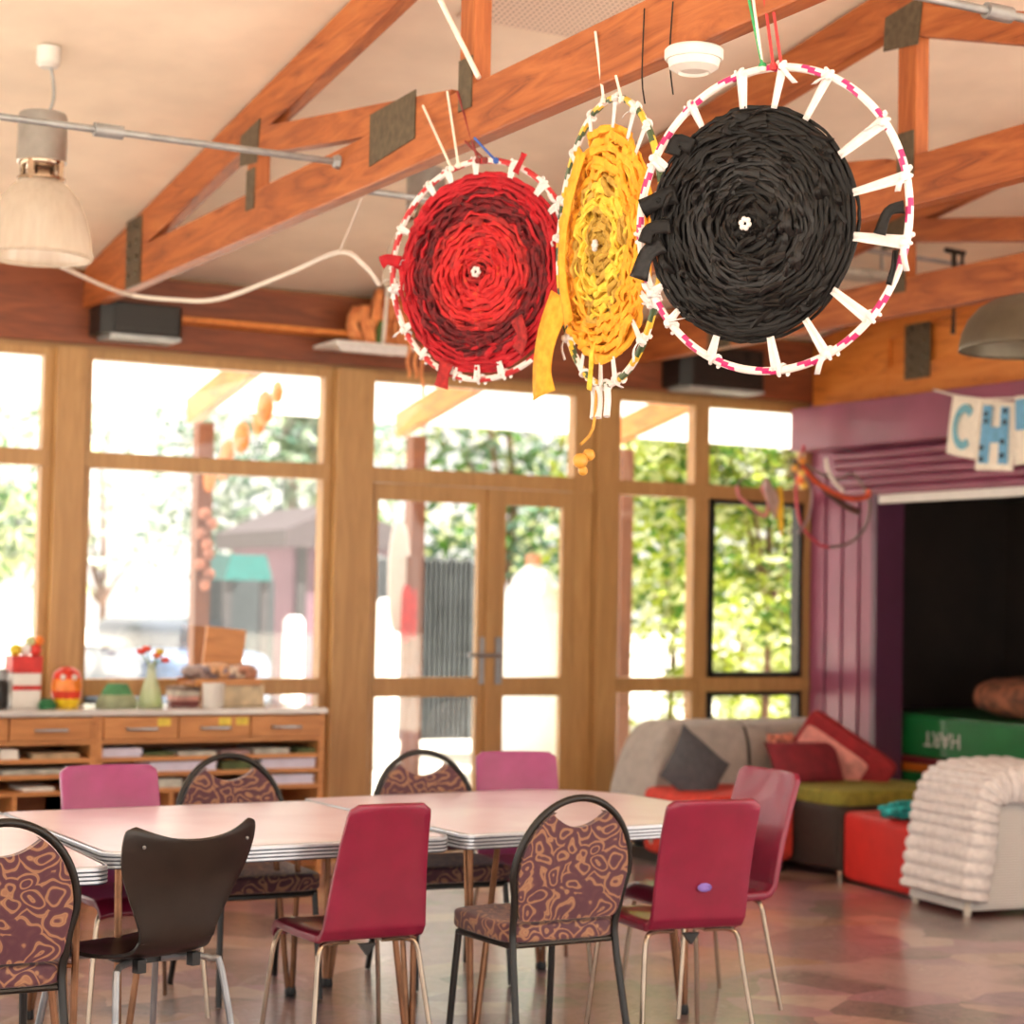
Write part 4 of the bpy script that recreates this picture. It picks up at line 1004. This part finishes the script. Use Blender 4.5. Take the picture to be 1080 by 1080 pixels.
px_tube([(838, 484), (850, 500), (856, 520), (853, 545), (842, 562)], 9.98, .008, plain('mauve_grey_hose', (150, 124, 130), .6), 'skipping_rope', 'thin mauve rope hanging behind the crimson rope', 'rope')
px_tube([(846, 492), (858, 506), (876, 518), (896, 526), (914, 524), (916, 516)], 9.93, .016, M_orrope, 'hose_loop', 'orange red hose slung below the bulkhead', 'hose')
px_tube([(840, 486), (856, 502), (874, 520), (892, 534), (906, 540)], 9.96, .020, plain('dark_brown_strap', (80, 52, 44), .6), 'luggage_strap', 'dark brown strap slung below the bulkhead beside the orange hose', 'strap')
px_tube([(871, 483), (873, 496), (880, 508), (889, 518)], 9.9, .012, M_whitecord, 'cable', 'white cable dropping out of the bulkhead end', 'cable')
px_tube([(776, 512), (790, 500), (812, 494), (834, 496), (838, 506)], 10.3, .006, M_greyrope, 'skipping_rope', 'thin grey cord looped across the right-hand window', 'rope')
px_tube([(777, 512), (780, 524), (792, 534), (806, 544), (810, 530), (803, 512)], 10.3, .012, M_pinkrope, 'skipping_rope', 'dusty pink rope looped across the right-hand window', 'rope')
m = MB(); a = at(806, 506, Y=10.28); b = at(818, 548, Y=10.28)
m.grid(5, 10, lambda u, v: a+(b-a)*v+Vector((.10*(u-.4)*math.sin(PI*(.15+.8*v)), -.02*math.sin(5*u+3*v), .02*u)))
tag(m.build('pale_cloth', plain('grey_pink_cotton', (200, 176, 176), .9), None, solid=.004), 'grey pink cloth hanging in a fold beside the yellow ribbon', 'cloth')
m = MB(); a = at(823, 514, Y=10.2); b = at(824, 565, Y=10.2)
m.grid(4, 12, lambda u, v: a+(b-a)*v+Vector((.045*(u-.5)*(1-.3*v)+.006*math.sin(9*v), -.012*math.sin(4*u+7*v), 0)))
tag(m.build('yellow_ribbon', plain('yellow_ribbon', (240, 184, 40), .7), None, solid=.003), 'bright yellow ribbon hanging by the corner window', 'ribbon')
t = thing('toy_cluster', 'cluster of small orange and yellow balls tied under the bulkhead end', 'ornament', at(846, 500, Y=9.9))
for i, (x, y, c) in enumerate(((838, 494, (236, 170, 80)), (845, 499, (240, 190, 100)), (844, 507, (230, 120, 60)), (848, 512, (244, 190, 80)), (846, 486, (232, 150, 60)))):
    MB().ball(at(x, y, Y=9.9), .026, 12).build('ball', plain('orange_ball_%d' % i, c, .5), t)
MB().tube([at(846, 478, Y=9.9), at(846, 486, Y=9.9), at(842, 496, Y=9.9), at(846, 512, Y=9.9)], .006, 6).build('cord', M_greyrope, t)
# ------------------------------------------------------------------ the three woven hoops
def disc_frame(c, roll, phi, s=1):
    N = (CAM-c).normalized(); Rr = (CR-N*CR.dot(N)).normalized(); Uu = N.cross(Rr)
    m = Uu*math.cos(roll)+Rr*math.sin(roll); n1 = Rr*math.cos(roll)-Uu*math.sin(roll)
    x = n1*math.cos(phi)+N*math.sin(phi)*s; z = x.cross(m)
    M = Matrix((x, m, z)).transposed().to_4x4(); M.translation = c; return M
def woven_hoop(c, roll, phi, R, off, Rf, zones, hoopcols, label, seed, nties, amp, rw, loose, scraps, tie_r=.011, spokes=12, wob=.5):
    random.seed(seed)
    t = thing('woven_hoop', label, 'woven hanging', c, mat=disc_frame(c, roll, phi), group='woven fabric hoops hanging from the nearest truss')
    # hoop wound with striped tape
    n = 120; k = 8; m = MB()
    vs = []; fs = []; mi = []
    for i in range(n):
        a = 2*PI*i/n
        for j in range(k):
            b = 2*PI*j/k; q = R+tie_r*math.cos(b); vs.append(Vector((q*math.cos(a), q*math.sin(a), tie_r*math.sin(b))))
    for i in range(n):
        for j in range(k):
            fs.append((i*k+j, ((i+1) % n)*k+j, ((i+1) % n)*k+(j+1) % k, i*k+(j+1) % k))
            ph = (i*len(hoopcols)/6.0+j*len(hoopcols)/k) % len(hoopcols); mi.append(int(ph))
    m.add(vs, fs); m.m = mi; m.build('hoop', hoopcols, t, world=False)
    # woven rag disc: concentric strips passing over and under the spokes
    m = MB(); r = .02; i = 0; ox, oy = off
    while r < Rf:
        fr = r/Rf; m.cur = next(z for z, (lim, _) in enumerate(zones) if fr <= lim)
        if random.random() < .16 and 0 < m.cur < len(zones)-1: m.cur += random.choice((-1, 1))
        N2 = max(24, int(2*PI*r/.017)); w = rw*random.uniform(.85, 1.3); th = rw*.55
        vs = []; ph = random.uniform(0, 6)
        for s_ in range(N2):
            a = 2*PI*s_/N2
            nn = noise.noise(Vector((math.cos(a)*r*22, math.sin(a)*r*22, seed+i*.8))); n2 = noise.noise(Vector((math.cos(a)*r*60, math.sin(a)*r*60, seed+i*1.7+9)))
            z = amp*math.sin(spokes/2*a+PI*(i % 2))*min(1, fr*2+.3)+amp*wob*1.6*nn+amp*n2+.012*(1-fr*fr)
            rr = r+rw*(1.25 if fr < .86 else .35)*nn; wl = w*(1+.5*n2)
            for (dr, dz) in ((-.5, -.35), (-.42, .45), (.1, .7), (.5, .3), (.45, -.4)):
                q = rr+dr*wl; vs.append(Vector((ox+q*math.cos(a), oy+q*math.sin(a), z+dz*th)))
        fs = [(s_*5+j, ((s_+1) % N2)*5+j, ((s_+1) % N2)*5+(j+1) % 5, s_*5+(j+1) % 5) for s_ in range(N2) for j in range(5)]
        m0 = m.cur; m.add(vs, fs); r += rw*.72; i += 1
    m.cur = len(zones)-1 if len(zones) < 4 else 3
    m.lathe([(0, -.004), (Rf*.97, -.004), (Rf*.97, -.006), (0, -.006)], (ox, oy, 0), 48, False)
    # ragged strip ends standing off the weave
    for q in range(loose):
        fr = math.sqrt(random.random())*.96; a = random.uniform(0, 2*PI); r = fr*Rf
        m.cur = next(z for z, (lim, _) in enumerate(zones) if fr <= lim)
        L = random.uniform(.03, .085); wd = random.uniform(.010, .024); tilt = random.uniform(-.45, .45); cu = random.uniform(.008, .024); b0 = a+random.uniform(-.3, .3)
        p = Vector((ox+r*math.cos(a), oy+r*math.sin(a), .012+.012*(1-fr*fr)))
        tg = Vector((-math.sin(b0+tilt), math.cos(b0+tilt), 0)); rd = Vector((math.cos(b0+tilt), math.sin(b0+tilt), 0))
        m.grid(3, 6, lambda u, v: p+tg*(L*(v-.5))+rd*(wd*(u-.5)*(1-.3*v))+Vector((0, 0, cu*math.sin(PI*v)+.004*math.sin(5*u)-.004)))
    f = m.build('woven_fabric', [z[1] for z in zones], t, world=False)
    # centre knot
    m = MB()
    for q in range(6): a = q*PI/3; m.ball((ox+.012*math.cos(a), oy+.012*math.sin(a), .034), .0085, 8, (1, 1, .8))
    m.build('centre_knot', M_whitecloth, t, world=False)
    # ties from the hoop to the edge of the weave
    for q in range(nties):
        a = 2*PI*(q+.5*random.uniform(-.5, .5))/nties; H_ = Vector((R*math.cos(a), R*math.sin(a), 0))
        d = Vector((H_.x-ox, H_.y-oy, 0)); E_ = Vector((ox, oy, 0))+d.normalized()*(Rf*.985)
        if (H_-E_).length < .03: E_ = Vector((ox, oy, 0))+d.normalized()*(Rf*.93)
        tt = (E_-H_).normalized(); sd = Vector((-tt.y, tt.x, 0)); L = (E_-H_).length; w0 = random.uniform(.026, .036)
        m = MB()
        m.grid(4, 8, lambda u, v: H_+tt*(L*v)+sd*((u-.5)*w0*(1.0-.35*v))+Vector((0, 0, .012*(1-v)+.012*v+.003*math.sin(7*u))))
        tg = Vector((-math.sin(a), math.cos(a), 0))
        m.tube([H_+Vector((math.cos(a)*math.cos(b)*(tie_r+.003), math.sin(a)*math.cos(b)*(tie_r+.003), math.sin(b)*(tie_r+.003)))+tg*.004*b for b in [2*PI*i_/10 for i_ in range(11)]], .005, 6)
        if random.random() < .6:
            P0 = H_+Vector((0, 0, .014)); dd = Vector((random.uniform(-1, 1), random.uniform(-1.4, .3), random.uniform(0, .3))).normalized()
            LL = random.uniform(.035, .075)
            m.grid(3, 6, lambda u, v: P0+dd*(LL*v)+Vector((.016*(u-.5), .004*(u-.5), .008*math.sin(4*v))))
            m.ball(P0, .012, 8)
        m.build('tie', M_whitecloth, t, world=False, solid=.0015)
    for (P, w0, mt) in scraps:        # big loose strips: list of local points
        P = [Vector(p) for p in P]; P = catmull(P, 4); m = MB(); nP = len(P)
        def sf(u, v):
            i_ = min(nP-1, int(round(v*(nP-1)))); tg = (P[min(i_+1, nP-1)]-P[max(i_-1, 0)]).normalized(); sd = Vector((tg.y, -tg.x, .15)).normalized()
            return P[i_]+sd*((u-.5)*w0*(1-.25*math.sin(3*v)))+Vector((0, 0, .004*math.sin(6*u+5*v)))
        m.grid(4, nP, sf); m.build('loose_strip', mt, t, world=False, solid=.002)
    return t
def hang(t, loc_pts, mats):
    """cords from points on the hoop up to the truss (world points)"""
    for (a, b), mt in zip(loc_pts, mats):
        a = Vector(a); b = Vector(b); m = MB().tube([a, a+(b-a)*.5+Vector((.004, .006, 0)), b], .0045, 6, 3); m.ball(a, .012, 8); m.build('hanging_cord', mt, t)
def stripes(name, c): return plain(name, c, .45, 0, .03)
ST_W = stripes('white_tape', (236, 228, 224)); ST_M = stripes('magenta_tape', (196, 40, 110)); ST_P = stripes('violet_tape', (170, 60, 180)); ST_R = stripes('red_tape', (186, 44, 50)); ST_G = stripes('green_tape', (70, 90, 60)); ST_Y = stripes('yellow_tape', (226, 186, 60))
BK = weave_mat('black_rag', [(.3, (14, 12, 12)), (.7, (26, 23, 22))], .5, spec=.25)
BK2 = weave_mat('charcoal_rag', [(.3, (20, 18, 18)), (.7, (36, 33, 33))], .42, spec=.3)
# black
cB = at(811, 232, X=3.06); kB = (CAM-cB).length/FPX
RB = 156*kB
tB = woven_hoop(cB, .20, .50, RB, (-.050, -.022), 122*kB, [(.34, BK), (.6, BK2), (2, BK)], [ST_W, ST_W, ST_W, ST_M], 'black rag disc woven in a magenta and white striped hoop', 5, 15, .0065, .0105, 130,
    [([(-.29, .02, .02), (-.34, -.01, .03), (-.38, -.04, .035)], .06, BK), ([(-.30, -.12, .02), (-.335, -.16, .03), (-.345, -.23, .035)], .06, BK2), ([(-.28, -.07, .03), (-.33, -.09, .05), (-.34, -.13, .05)], .045, BK),
     ([(-.27, .15, .02), (-.315, .16, .03), (-.325, .12, .03)], .05, BK), ([(.385, .10, .02), (.35, .08, .03), (.345, .02, .045)], .035, BK), ([(.39, -.01, .02), (.40, -.05, .03), (.395, -.10, .03)], .018, BK)])
M0 = WM[tB]
zt = 3.14
def chordpt(px): p = at(px, 10, X=3.01); return Vector((3.012, p.y, zt+.18))
hp = lambda M, a, R: M @ Vector((R*math.cos(a), R*math.sin(a), .012))
pa = hp(M0, PI/2+.28, RB)
hang(tB, [(pa, Vector((3.018, cB.y+.06, 3.33))), (pa+Vector((0, 0, .005)), Vector((3.012, cB.y+.09, 3.34))), (hp(M0, PI/2+.20, RB), Vector((3.016, cB.y-.0, 3.30))), (hp(M0, PI/2+.14, RB), Vector((3.018, cB.y-.03, 3.28)))], [M_whitecord, M_greencord, M_redcord, M_redcord])
# red
RD1 = weave_mat('scarlet_rag', [(.3, (158, 10, 26)), (.7, (190, 20, 36))], .7, 30); RD2 = weave_mat('maroon_rag', [(.3, (62, 12, 18)), (.7, (128, 18, 28))], .75, 45)
RD3 = weave_mat('orange_red_rag', [(.3, (176, 22, 32)), (.62, (206, 38, 40)), (.8, (206, 100, 44))], .7, 40); RD4 = weave_mat('brick_rag', [(.3, (120, 24, 28)), (.7, (190, 44, 44))], .75, 45)
cR = at(507, 285, X=3.06); kR = (CAM-cR).length/FPX; RR = 114*kR
tR = woven_hoop(cR, .16, .60, RR, (.004, -.008), 104*kR, [(.13, RD4), (.47, RD3), (.58, RD4), (.82, RD2), (2, RD1)], [ST_W, ST_R], 'red rag disc woven in a red and white striped hoop', 9, 18, .0075, .013, 90,
    [([(-.33, -.02, .02), (-.37, -.015, .04), (-.40, -.03, .04)], .05, RD1), ([(-.06, -.33, .03), (-.065, -.38, .03), (-.07, -.42, .03)], .06, RD4), ([(.22, -.25, .03), (.24, -.20, .04), (.2, -.14, .04)], .06, RD4), ([(.10, .34, .03), (.11, .37, .03), (.12, .41, .03)], .03, RD1)])
M0 = WM[tR]
tp = at(492, 100, X=3.01); yb = tp.y
hang(tR, [(hp(M0, PI/2+.42, RR), Vector((3.015, yb+.16, 3.34))), (hp(M0, PI/2+.5, RR), Vector((3.012, yb+.35, 3.33))), (hp(M0, PI/2+.2, RR), Vector((3.015, yb+.08, 3.32))), (hp(M0, PI/2+.12, RR), Vector((3.018, yb+.02, 3.135))), (hp(M0, PI/2, RR), Vector((3.018, yb-.05, 3.133)))], [M_whitecord, M_whitecord, plain('dark_red_cord', (130, 50, 46), .7), plain('dark_red_cord', (130, 50, 46), .7), M_bluecord])
# yellow
YL1 = weave_mat('amber_rag', [(.3, (232, 150, 30)), (.7, (250, 184, 56))], .75, 30); YL2 = weave_mat('yellow_rag', [(.3, (226, 178, 44)), (.7, (248, 214, 84))], .75, 40); YL3 = weave_mat('mustard_rag', [(.3, (166, 124, 40)), (.7, (214, 176, 80))], .8, 40)
cY = at(641, 256, X=3.06); kY = (CAM-cY).length/FPX; RY = 148*kY
tY = woven_hoop(cY, .045, 1.20, RY, (-.02, -.01), 124*kY, [(.3, YL3), (.62, YL2), (2, YL1)], [ST_Y, ST_G, ST_W], 'amber and yellow rag disc seen edge-on between the red and black ones', 21, 16, .013, .022, 110,
    [([(-.30, -.18, .03), (-.33, -.30, .06), (-.35, -.42, .07), (-.33, -.50, .07)], .16, YL1), ([(-.16, .28, .04), (-.24, .08, .05), (-.26, -.1, .05), (-.18, -.26, .05)], .06, YL1), ([(0, -.31, .03), (.02, -.37, .04), (0, -.45, .04)], .03, YL2)])
M0 = WM[tY]
hang(tY, [(hp(M0, PI/2+.15, RY), Vector((3.015, cY.y+.02, 3.30))), (hp(M0, PI/2-.2, RY), Vector((3.018, cY.y-.10, 3.135)))], [M_whitecord, M_whitecord])
for (a, b) in (((636, 97), (656, 405)),):
    m = MB(); p0 = hp(M0, -PI/2+.1, RY)
    for d in (-.03, .02, .05): m.tube([p0+Vector((0, d, 0)), p0+Vector((.01, d+.01, -.05)), p0+Vector((.0, d, -.10))], .011, 6, 3)
    m.build('tassel', M_whitecloth, tY)
p0 = WM[tY] @ Vector((.02, -.45, .02)); p1 = at(612, 486, Y=p0.y)
m = MB().tube([p0, p0+Vector((-.01, 0, -.12)), p1+Vector((0, 0, .05))], .005, 6, 3); m.ball(p1, .024, 12); m.ball(p1+Vector((.03, 0, .02)), .02, 10); m.ball(p1+Vector((.01, 0, -.03)), .016, 10); m.build('bead_tassel', plain('amber_beads', (206, 150, 60), .4), tY)
# stray threads and cord on the truss
def thread(pts, lab, r=.0025, mt=M_blacktube): tag(MB().tube(pts, r, 5, 3).build('loose_thread', mt), lab, 'thread')
p = at(678, 40, X=3.014); thread([Vector((3.018, p.y, 3.30)), Vector((3.016, p.y+.004, 3.1)), Vector((3.02, p.y-.008, at(679, 110, Y=p.y).z))], 'longer dark thread dangling from the nearest truss left of the smoke alarm')
p = at(708, 40, X=3.014); thread([Vector((3.018, p.y, 3.28)), Vector((3.016, p.y+.01, 3.12)), Vector((3.02, p.y-.005, at(708, 100, Y=p.y).z))], 'shorter dark thread dangling in front of the smoke alarm')
a = at(463, -2, X=2.95); b = at(505, 82, X=3.015); tag(MB().tube([a, (a+b)/2, b], .009, 8).build('white_rope', M_whitecord), 'white rope running up from the nearest truss above the red disc', 'rope')
a = at(501, -2, X=3.06); b = at(505, 76, X=3.06); thread([a, (a+b)/2+Vector((-.01, -.01, 0)), b], 'dark wire running up beside the white rope', .004)

# ------------------------------------------------------------------ outside
def gmat():
    m, nt, b = new_mat('sunlit_paving'); v = coords(nt)
    link(nt, ramp(nt, noise_tex(nt, v, .6, 6, .6), [(.3, (196, 186, 170)), (.7, (232, 226, 214))]), b.inputs['Base Color']); b.inputs['Roughness'].default_value = .9; return m
struct('ground', MB().span((-60, -60, -.5), (80, 90, -.14)), gmat())
struct('trim_12', MB().span((-5, WY+.13, -.139), (14, 13.4, -.03)), plain('verandah_paving', (186, 176, 160), .8, 0, .08, 2))
# verandah: translucent roof on posts and rafters
mb = MB(); zr = lambda y: 3.30-.19*(y-WY)
mb.prism([(-5, 10.9, zr(10.9)+.16), (14, 10.9, zr(10.9)+.16), (14, 13.6, zr(13.6)+.16), (-5, 13.6, zr(13.6)+.16)], (0, 0, .012)); struct('trim_13', mb, M_poly, 'white translucent verandah roof sheeting')
M_vp = wood('verandah_timber', [(.25, (104, 60, 36)), (.75, (140, 88, 56))], (7, 7, .8))
for i, x in enumerate((4.52, 6.17, 7.98)):
    t = thing('verandah_post', ['verandah post and rafter seen through the left-hand window', 'verandah post and rafter seen through the left glazed door', 'verandah post and rafter seen through the right-hand window'][i], 'post', (x, 13.0, -.03))
    m = MB().span((x-.0, 12.92, -.03), (x+.11, 13.04, 2.75)); m.build('post', M_vp, t, smooth=False)
    m = MB(); bar_yz(m, x+.03, x+.11, 10.85, zr(10.85)+.05, 13.3, zr(13.3)+.05, .18); m.build('rafter', M_truss4, t, smooth=False)
    if i == 0:
        m = MB()
        for k in range(7):
            f = k/6; m.ball((x+.07+.03*math.sin(k*2), 12.9-1.3*f, 2.35+.5*f), .10+.03*math.sin(k*3), 8, (.4, 1, 1))
        m.build('carved_bracket', M_truss4, t)
        m = MB()
        for k in range(8): m.ball((x+.05+.04*math.sin(k*2.3), 12.86, 1.62+.07*k), .045, 8)
        m.build('garland', plain('faded_paper_garland', (170, 116, 96), .8, 0, .3, 8), t)
def tree(name, label, base, h, rad, n, ls, mats, trunk=.1, group='trees and shrubs outside', z0=.35, seed=1):
    random.seed(seed); base = Vector(base); t = thing(name, label, 'tree' if 'tree' in name else 'shrub', base, group=group)
    m = MB(); cl = []
    for i in range(22):
        a = random.uniform(0, 2*PI); q = math.sqrt(random.random())*.75; zc = random.uniform(z0, .92)
        cl.append((base+Vector((rad*q*math.cos(a), rad*q*math.sin(a), h*zc)), rad*random.uniform(.28, .5)))
    for i in range(n):
        c, r = random.choice(cl); d = Vector((random.gauss(0, 1), random.gauss(0, 1), random.gauss(0, .8))).normalized()*r*random.random()**.4
        p = c+d; a = Vector((random.gauss(0, 1), random.gauss(0, 1), random.gauss(0, 1))).normalized(); b = a.orthogonal().normalized(); s_ = ls*random.uniform(.6, 1.4)
        m.cur = random.choice((0, 0, 1, 1, 2)); m.add([p-a*s_, p+b*s_*.45, p+a*s_, p-b*s_*.45], [(0, 1, 2, 3)])
    m.build('foliage', mats, t, smooth=False)
    m = MB().tube([base+Vector((0, 0, 0)), base+Vector((.05*rad, 0, h*.35)), base+Vector((0, .05*rad, h*.8))], lambda f: trunk*(1-.75*f), 7, 3)
    for i in range(5): c, r = cl[i]; m.tube([base+Vector((.04*rad, 0, h*.3)), (base+c)/2+Vector((0, 0, h*.2)), c], lambda f: trunk*.5*(1-.8*f), 5, 3)
    m.build('trunk', M_bark, t)
    return t
G = -.14
tree('leafy_shrub', 'bright yellow-green shrub filling the corner window', (11.0, 15.2, G), 5.4, 1.3, 6500, .075, M_leafy, .05, z0=.1, seed=2)
tree('leafy_shrub', 'yellow-green shrub outside the window right of the doors', (11.5, 17.6, G), 4.4, 1.2, 4200, .075, [M_leafy[0], M_leafy[2], M_leafy[1]], .05, z0=.1, seed=3)
tree('garden_tree', 'tall green tree beyond the corner window', (15.8, 21.5, G), 9, 3.2, 4200, .13, [M_leafy[1], M_leafy[0], M_leafy[2]], .10, z0=.2, seed=4)
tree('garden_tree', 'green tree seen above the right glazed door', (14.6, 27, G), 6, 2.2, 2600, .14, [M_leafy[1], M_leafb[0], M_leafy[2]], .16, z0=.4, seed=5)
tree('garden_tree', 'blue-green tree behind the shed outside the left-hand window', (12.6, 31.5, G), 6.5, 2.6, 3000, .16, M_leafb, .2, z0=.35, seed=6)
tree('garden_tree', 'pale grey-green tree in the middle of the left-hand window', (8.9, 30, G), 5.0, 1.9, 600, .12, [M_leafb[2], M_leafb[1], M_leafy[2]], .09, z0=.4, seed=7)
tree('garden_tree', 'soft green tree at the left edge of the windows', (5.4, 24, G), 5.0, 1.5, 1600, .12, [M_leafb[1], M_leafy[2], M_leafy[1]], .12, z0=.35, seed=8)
tree('leafy_shrub', 'low pale shrub filling the bottom of the corner window', (11.9, 16.9, G), 2.6, 1.0, 3600, .07, [M_leafy[0], M_leafy[2], M_leafy[2]], .03, z0=.1, seed=12)
def slab_shed():
    a = at(308, 640, Y=26); b = at(352, 640, Y=26)
    t = thing('garden_shed', 'pinkish grey garden shed seen through the left-hand window', 'shed', ((a.x+b.x)/2, 27, G))
    MB().span((a.x, 26, G), (b.x+.9, 28.5, 2.25)).build('wall', plain('pink_grey_cladding', (116, 84, 96), .8, 0, .08, 1.5), t, smooth=False)
    m = MB(); m.prism([(a.x-.2, 25.8, 2.25), (b.x+1.1, 25.8, 2.25), (b.x+1.1, 25.8, 2.5), ((a.x+b.x)/2+.4, 25.8, 2.9), (a.x-.2, 25.8, 2.5)], (0, 2.9, 0)); m.build('roof', plain('shed_roof', (70, 58, 60), .6), t, smooth=False)
    MB().span((a.x+.05, 25.96, G), (a.x+.2, 26, 2.25)).build('corner_post', plain('dark_grey_paint', (58, 54, 54), .6), t, smooth=False)
slab_shed()
a = at(236, 610, Y=23); b = at(288, 610, Y=23)
t = thing('play_shelter', 'play shelter with a teal roof and shelves, seen beside the shed', 'shelter', ((a.x+b.x)/2, 23.5, G))
zr1, zr0 = at(260, 585, Y=23).z, at(260, 612, Y=23).z
m = MB(); m.prism([(a.x, 23, zr0), (b.x, 23, zr0), (b.x-.1, 23, zr1), (a.x+.1, 23, zr1)], (0, 1.4, 0)); m.build('roof', plain('teal_sheet', (26, 96, 92), .5), t, smooth=False)
for x in (a.x+.08, b.x-.08): MB().span((x-.05, 23.05, G), (x+.05, 23.15, zr0)).build('post', plain('dark_grey_paint', (58, 54, 54), .6), t, smooth=False)
MB().span((a.x+.1, 24.2, G), (b.x+.5, 24.3, zr0)).build('back_wall', plain('dark_teal_board', (44, 52, 54), .8), t, smooth=False)
for z in (.25, .75): MB().span((a.x+.1, 23.5, z), (b.x-.05, 24.1, z+.05)).build('shelf', plain('grey_board', (150, 146, 140), .8), t, smooth=False)
a = at(388, 600, Y=21); b = at(500, 600, Y=21)
t = thing('grey_fence', 'grey paling fence behind the glazed doors', 'fence', ((a.x+b.x)/2, 21, G)); zf = at(400, 590, Y=21).z
m = MB()
for i in range(22): x = a.x+(b.x-a.x)*i/21; m.span((x-.065, 21, G), (x+.05, 21.03, zf+.03*(i % 3)))
m.build('paling', plain('weathered_grey_board', (92, 96, 98), .85, 0, .15, 3), t, smooth=False)
MB().span((a.x, 21.03, .4), (b.x, 21.08, .5)).span((a.x, 21.03, 1.5), (b.x, 21.08, 1.6)).build('rail', plain('weathered_grey_board', (92, 96, 98), .85), t, smooth=False)
p = at(562, 640, Y=18.5)
t = thing('water_tank', 'big rounded white water tank seen through the right glazed door', 'tank', (p.x, 18.5, G)); zt_ = at(562, 580, Y=18.5).z; rt = (at(600, 640, Y=18.5).x-at(532, 640, Y=18.5).x)/2*.95
MB().lathe([(rt, 0), (rt, .2), (rt*1.0, zt_*.62), (rt*.86, zt_*.8), (rt*.55, zt_*.93), (rt*.2, zt_*.99)], (p.x, 18.5, G), 36).build('tank_body', plain('white_polythene', (244, 244, 242), .5, 0, .01), t)
MB().lathe([(rt*.22, zt_*.985), (rt*.22, zt_*1.04), (0, zt_*1.05)], (p.x, 18.5, G), 20).build('tank_lid', plain('terracotta_cap', (206, 140, 110), .6), t)
p = at(428, 620, Y=12.5)
t = thing('painted_board', 'white and red board standing by the verandah post behind the doors', 'board', (p.x, 12.6, -.03))
zA_, zB_ = at(428, 548, Y=12.5).z, at(428, 668, Y=12.5).z
m = MB(); softbox(m, (p.x, 12.62, (zA_+zB_)/2), (.17, .05, zA_-zB_), None, .8); m.build('board_blade', M_white, t)
m = MB().tube([(p.x+.09, 12.62, -.03), (p.x+.09, 12.62, zB_+.55)], .05, 8); m.build('board_post', M_vp, t)
m = MB(); softbox(m, (p.x+.075, 12.6, zB_+.14), (.12, .06, .42), None, .5); m.build('red_panel', plain('red_paint', (196, 40, 36), .5), t)
for (px0, px1, py0, py1, Yq, nm, lab, cat) in ((300, 320, 655, 760, 17, 'white_bollard', 'short white post on the bright paving outside the left-hand window', 'post'), (398, 420, 636, 720, 17.5, 'garden_planter', 'pale planter outside the left glazed door', 'planter')):
    a = at(px0, py0, Y=Yq); b = at(px1, py0, Y=Yq)
    m = MB().lathe([((b.x-a.x)/2, 0), ((b.x-a.x)/2*1.05, a.z*.5), ((b.x-a.x)/2, a.z-G), ((b.x-a.x)/2*.6, a.z-G+.05)], ((a.x+b.x)/2, Yq, G), 16); tag(m.build(nm, plain('bright_white_render', (244, 240, 236), .7, 0, .02)), lab, cat)
p = at(178, 640, Y=24); t = thing('parked_car', 'blue grey parked car glimpsed far outside the left-hand window', 'car', (p.x, 24, G))
m = MB(); softbox(m, (p.x, 24, .5), (1.7, 3.6, .75), None, .3); m.build('car_body', plain('blue_grey_paint', (84, 100, 124), .3), t)
m = MB(); softbox(m, (p.x, 24.2, .95), (1.4, 2.0, .62), None, .4); m.build('car_cabin', plain('dark_car_glass', (70, 76, 84), .1), t)
m = MB()
for dx in (-.75, .75):
    for dy in (-1.15, 1.15): m.tube([(p.x+dx-.08, 24+dy, .31+G), (p.x+dx+.08, 24+dy, .31+G)], .31, 16)
m.build('wheel', M_black, t)
p = at(20, 622, Y=26); m = MB(); softbox(m, (p.x, 26, .3), (3.2, 2, .9+.4), rot(z=.3), .7); tag(m.build('boulder', plain('pale_sandstone', (206, 196, 186), .9, 0, .08, 2), disp=.15, dispscale=.6), 'pale boulder outside the far left window', 'boulder')

# ------------------------------------------------------------------ light, world, camera
w = bpy.data.worlds.new('World'); S.world = w; w.use_nodes = True; nt = w.node_tree; bg = nt.nodes['Background']
sk = nt.nodes.new('ShaderNodeTexSky'); sk.sky_type = 'HOSEK_WILKIE'; sk.turbidity = 5; sk.ground_albedo = .6; sk.sun_direction = (-.3, -.5, .8)
mx = nt.nodes.new('ShaderNodeMix'); mx.data_type = 'RGBA'; mx.inputs['Factor'].default_value = .82
nt.links.new(sk.outputs[0], mx.inputs[6]); mx.inputs[7].default_value = (1.0, .93, .86, 1)
nt.links.new(mx.outputs[2], bg.inputs['Color']); bg.inputs['Strength'].default_value = 2.0
sun = bpy.data.lights.new('sun', 'SUN'); sun.energy = 26; sun.angle = .02; sun.color = (1, .95, .86)
so = bpy.data.objects.new('sun', sun); COL.objects.link(so); so.rotation_euler = (math.radians(32), 0, math.radians(60)); so.location = (0, 0, 20)
cam = bpy.data.cameras.new('camera'); co = bpy.data.objects.new('camera', cam); COL.objects.link(co)
cam.sensor_fit = 'HORIZONTAL'; cam.sensor_width = 36; cam.lens = 36*FPX/1080; cam.clip_start = .05; cam.clip_end = 300
Mc = Matrix((CR, CU, -CF)).transposed().to_4x4(); Mc.translation = CAM; co.matrix_world = Mc
cam.dof.use_dof = True; cam.dof.focus_distance = 5.5; cam.dof.aperture_fstop = 2.5
S.camera = co
S.view_settings.view_transform = 'Standard'; S.view_settings.look = 'None'; S.view_settings.gamma = 1; S.view_settings.exposure = 0.12
S.view_settings.use_curve_mapping = False
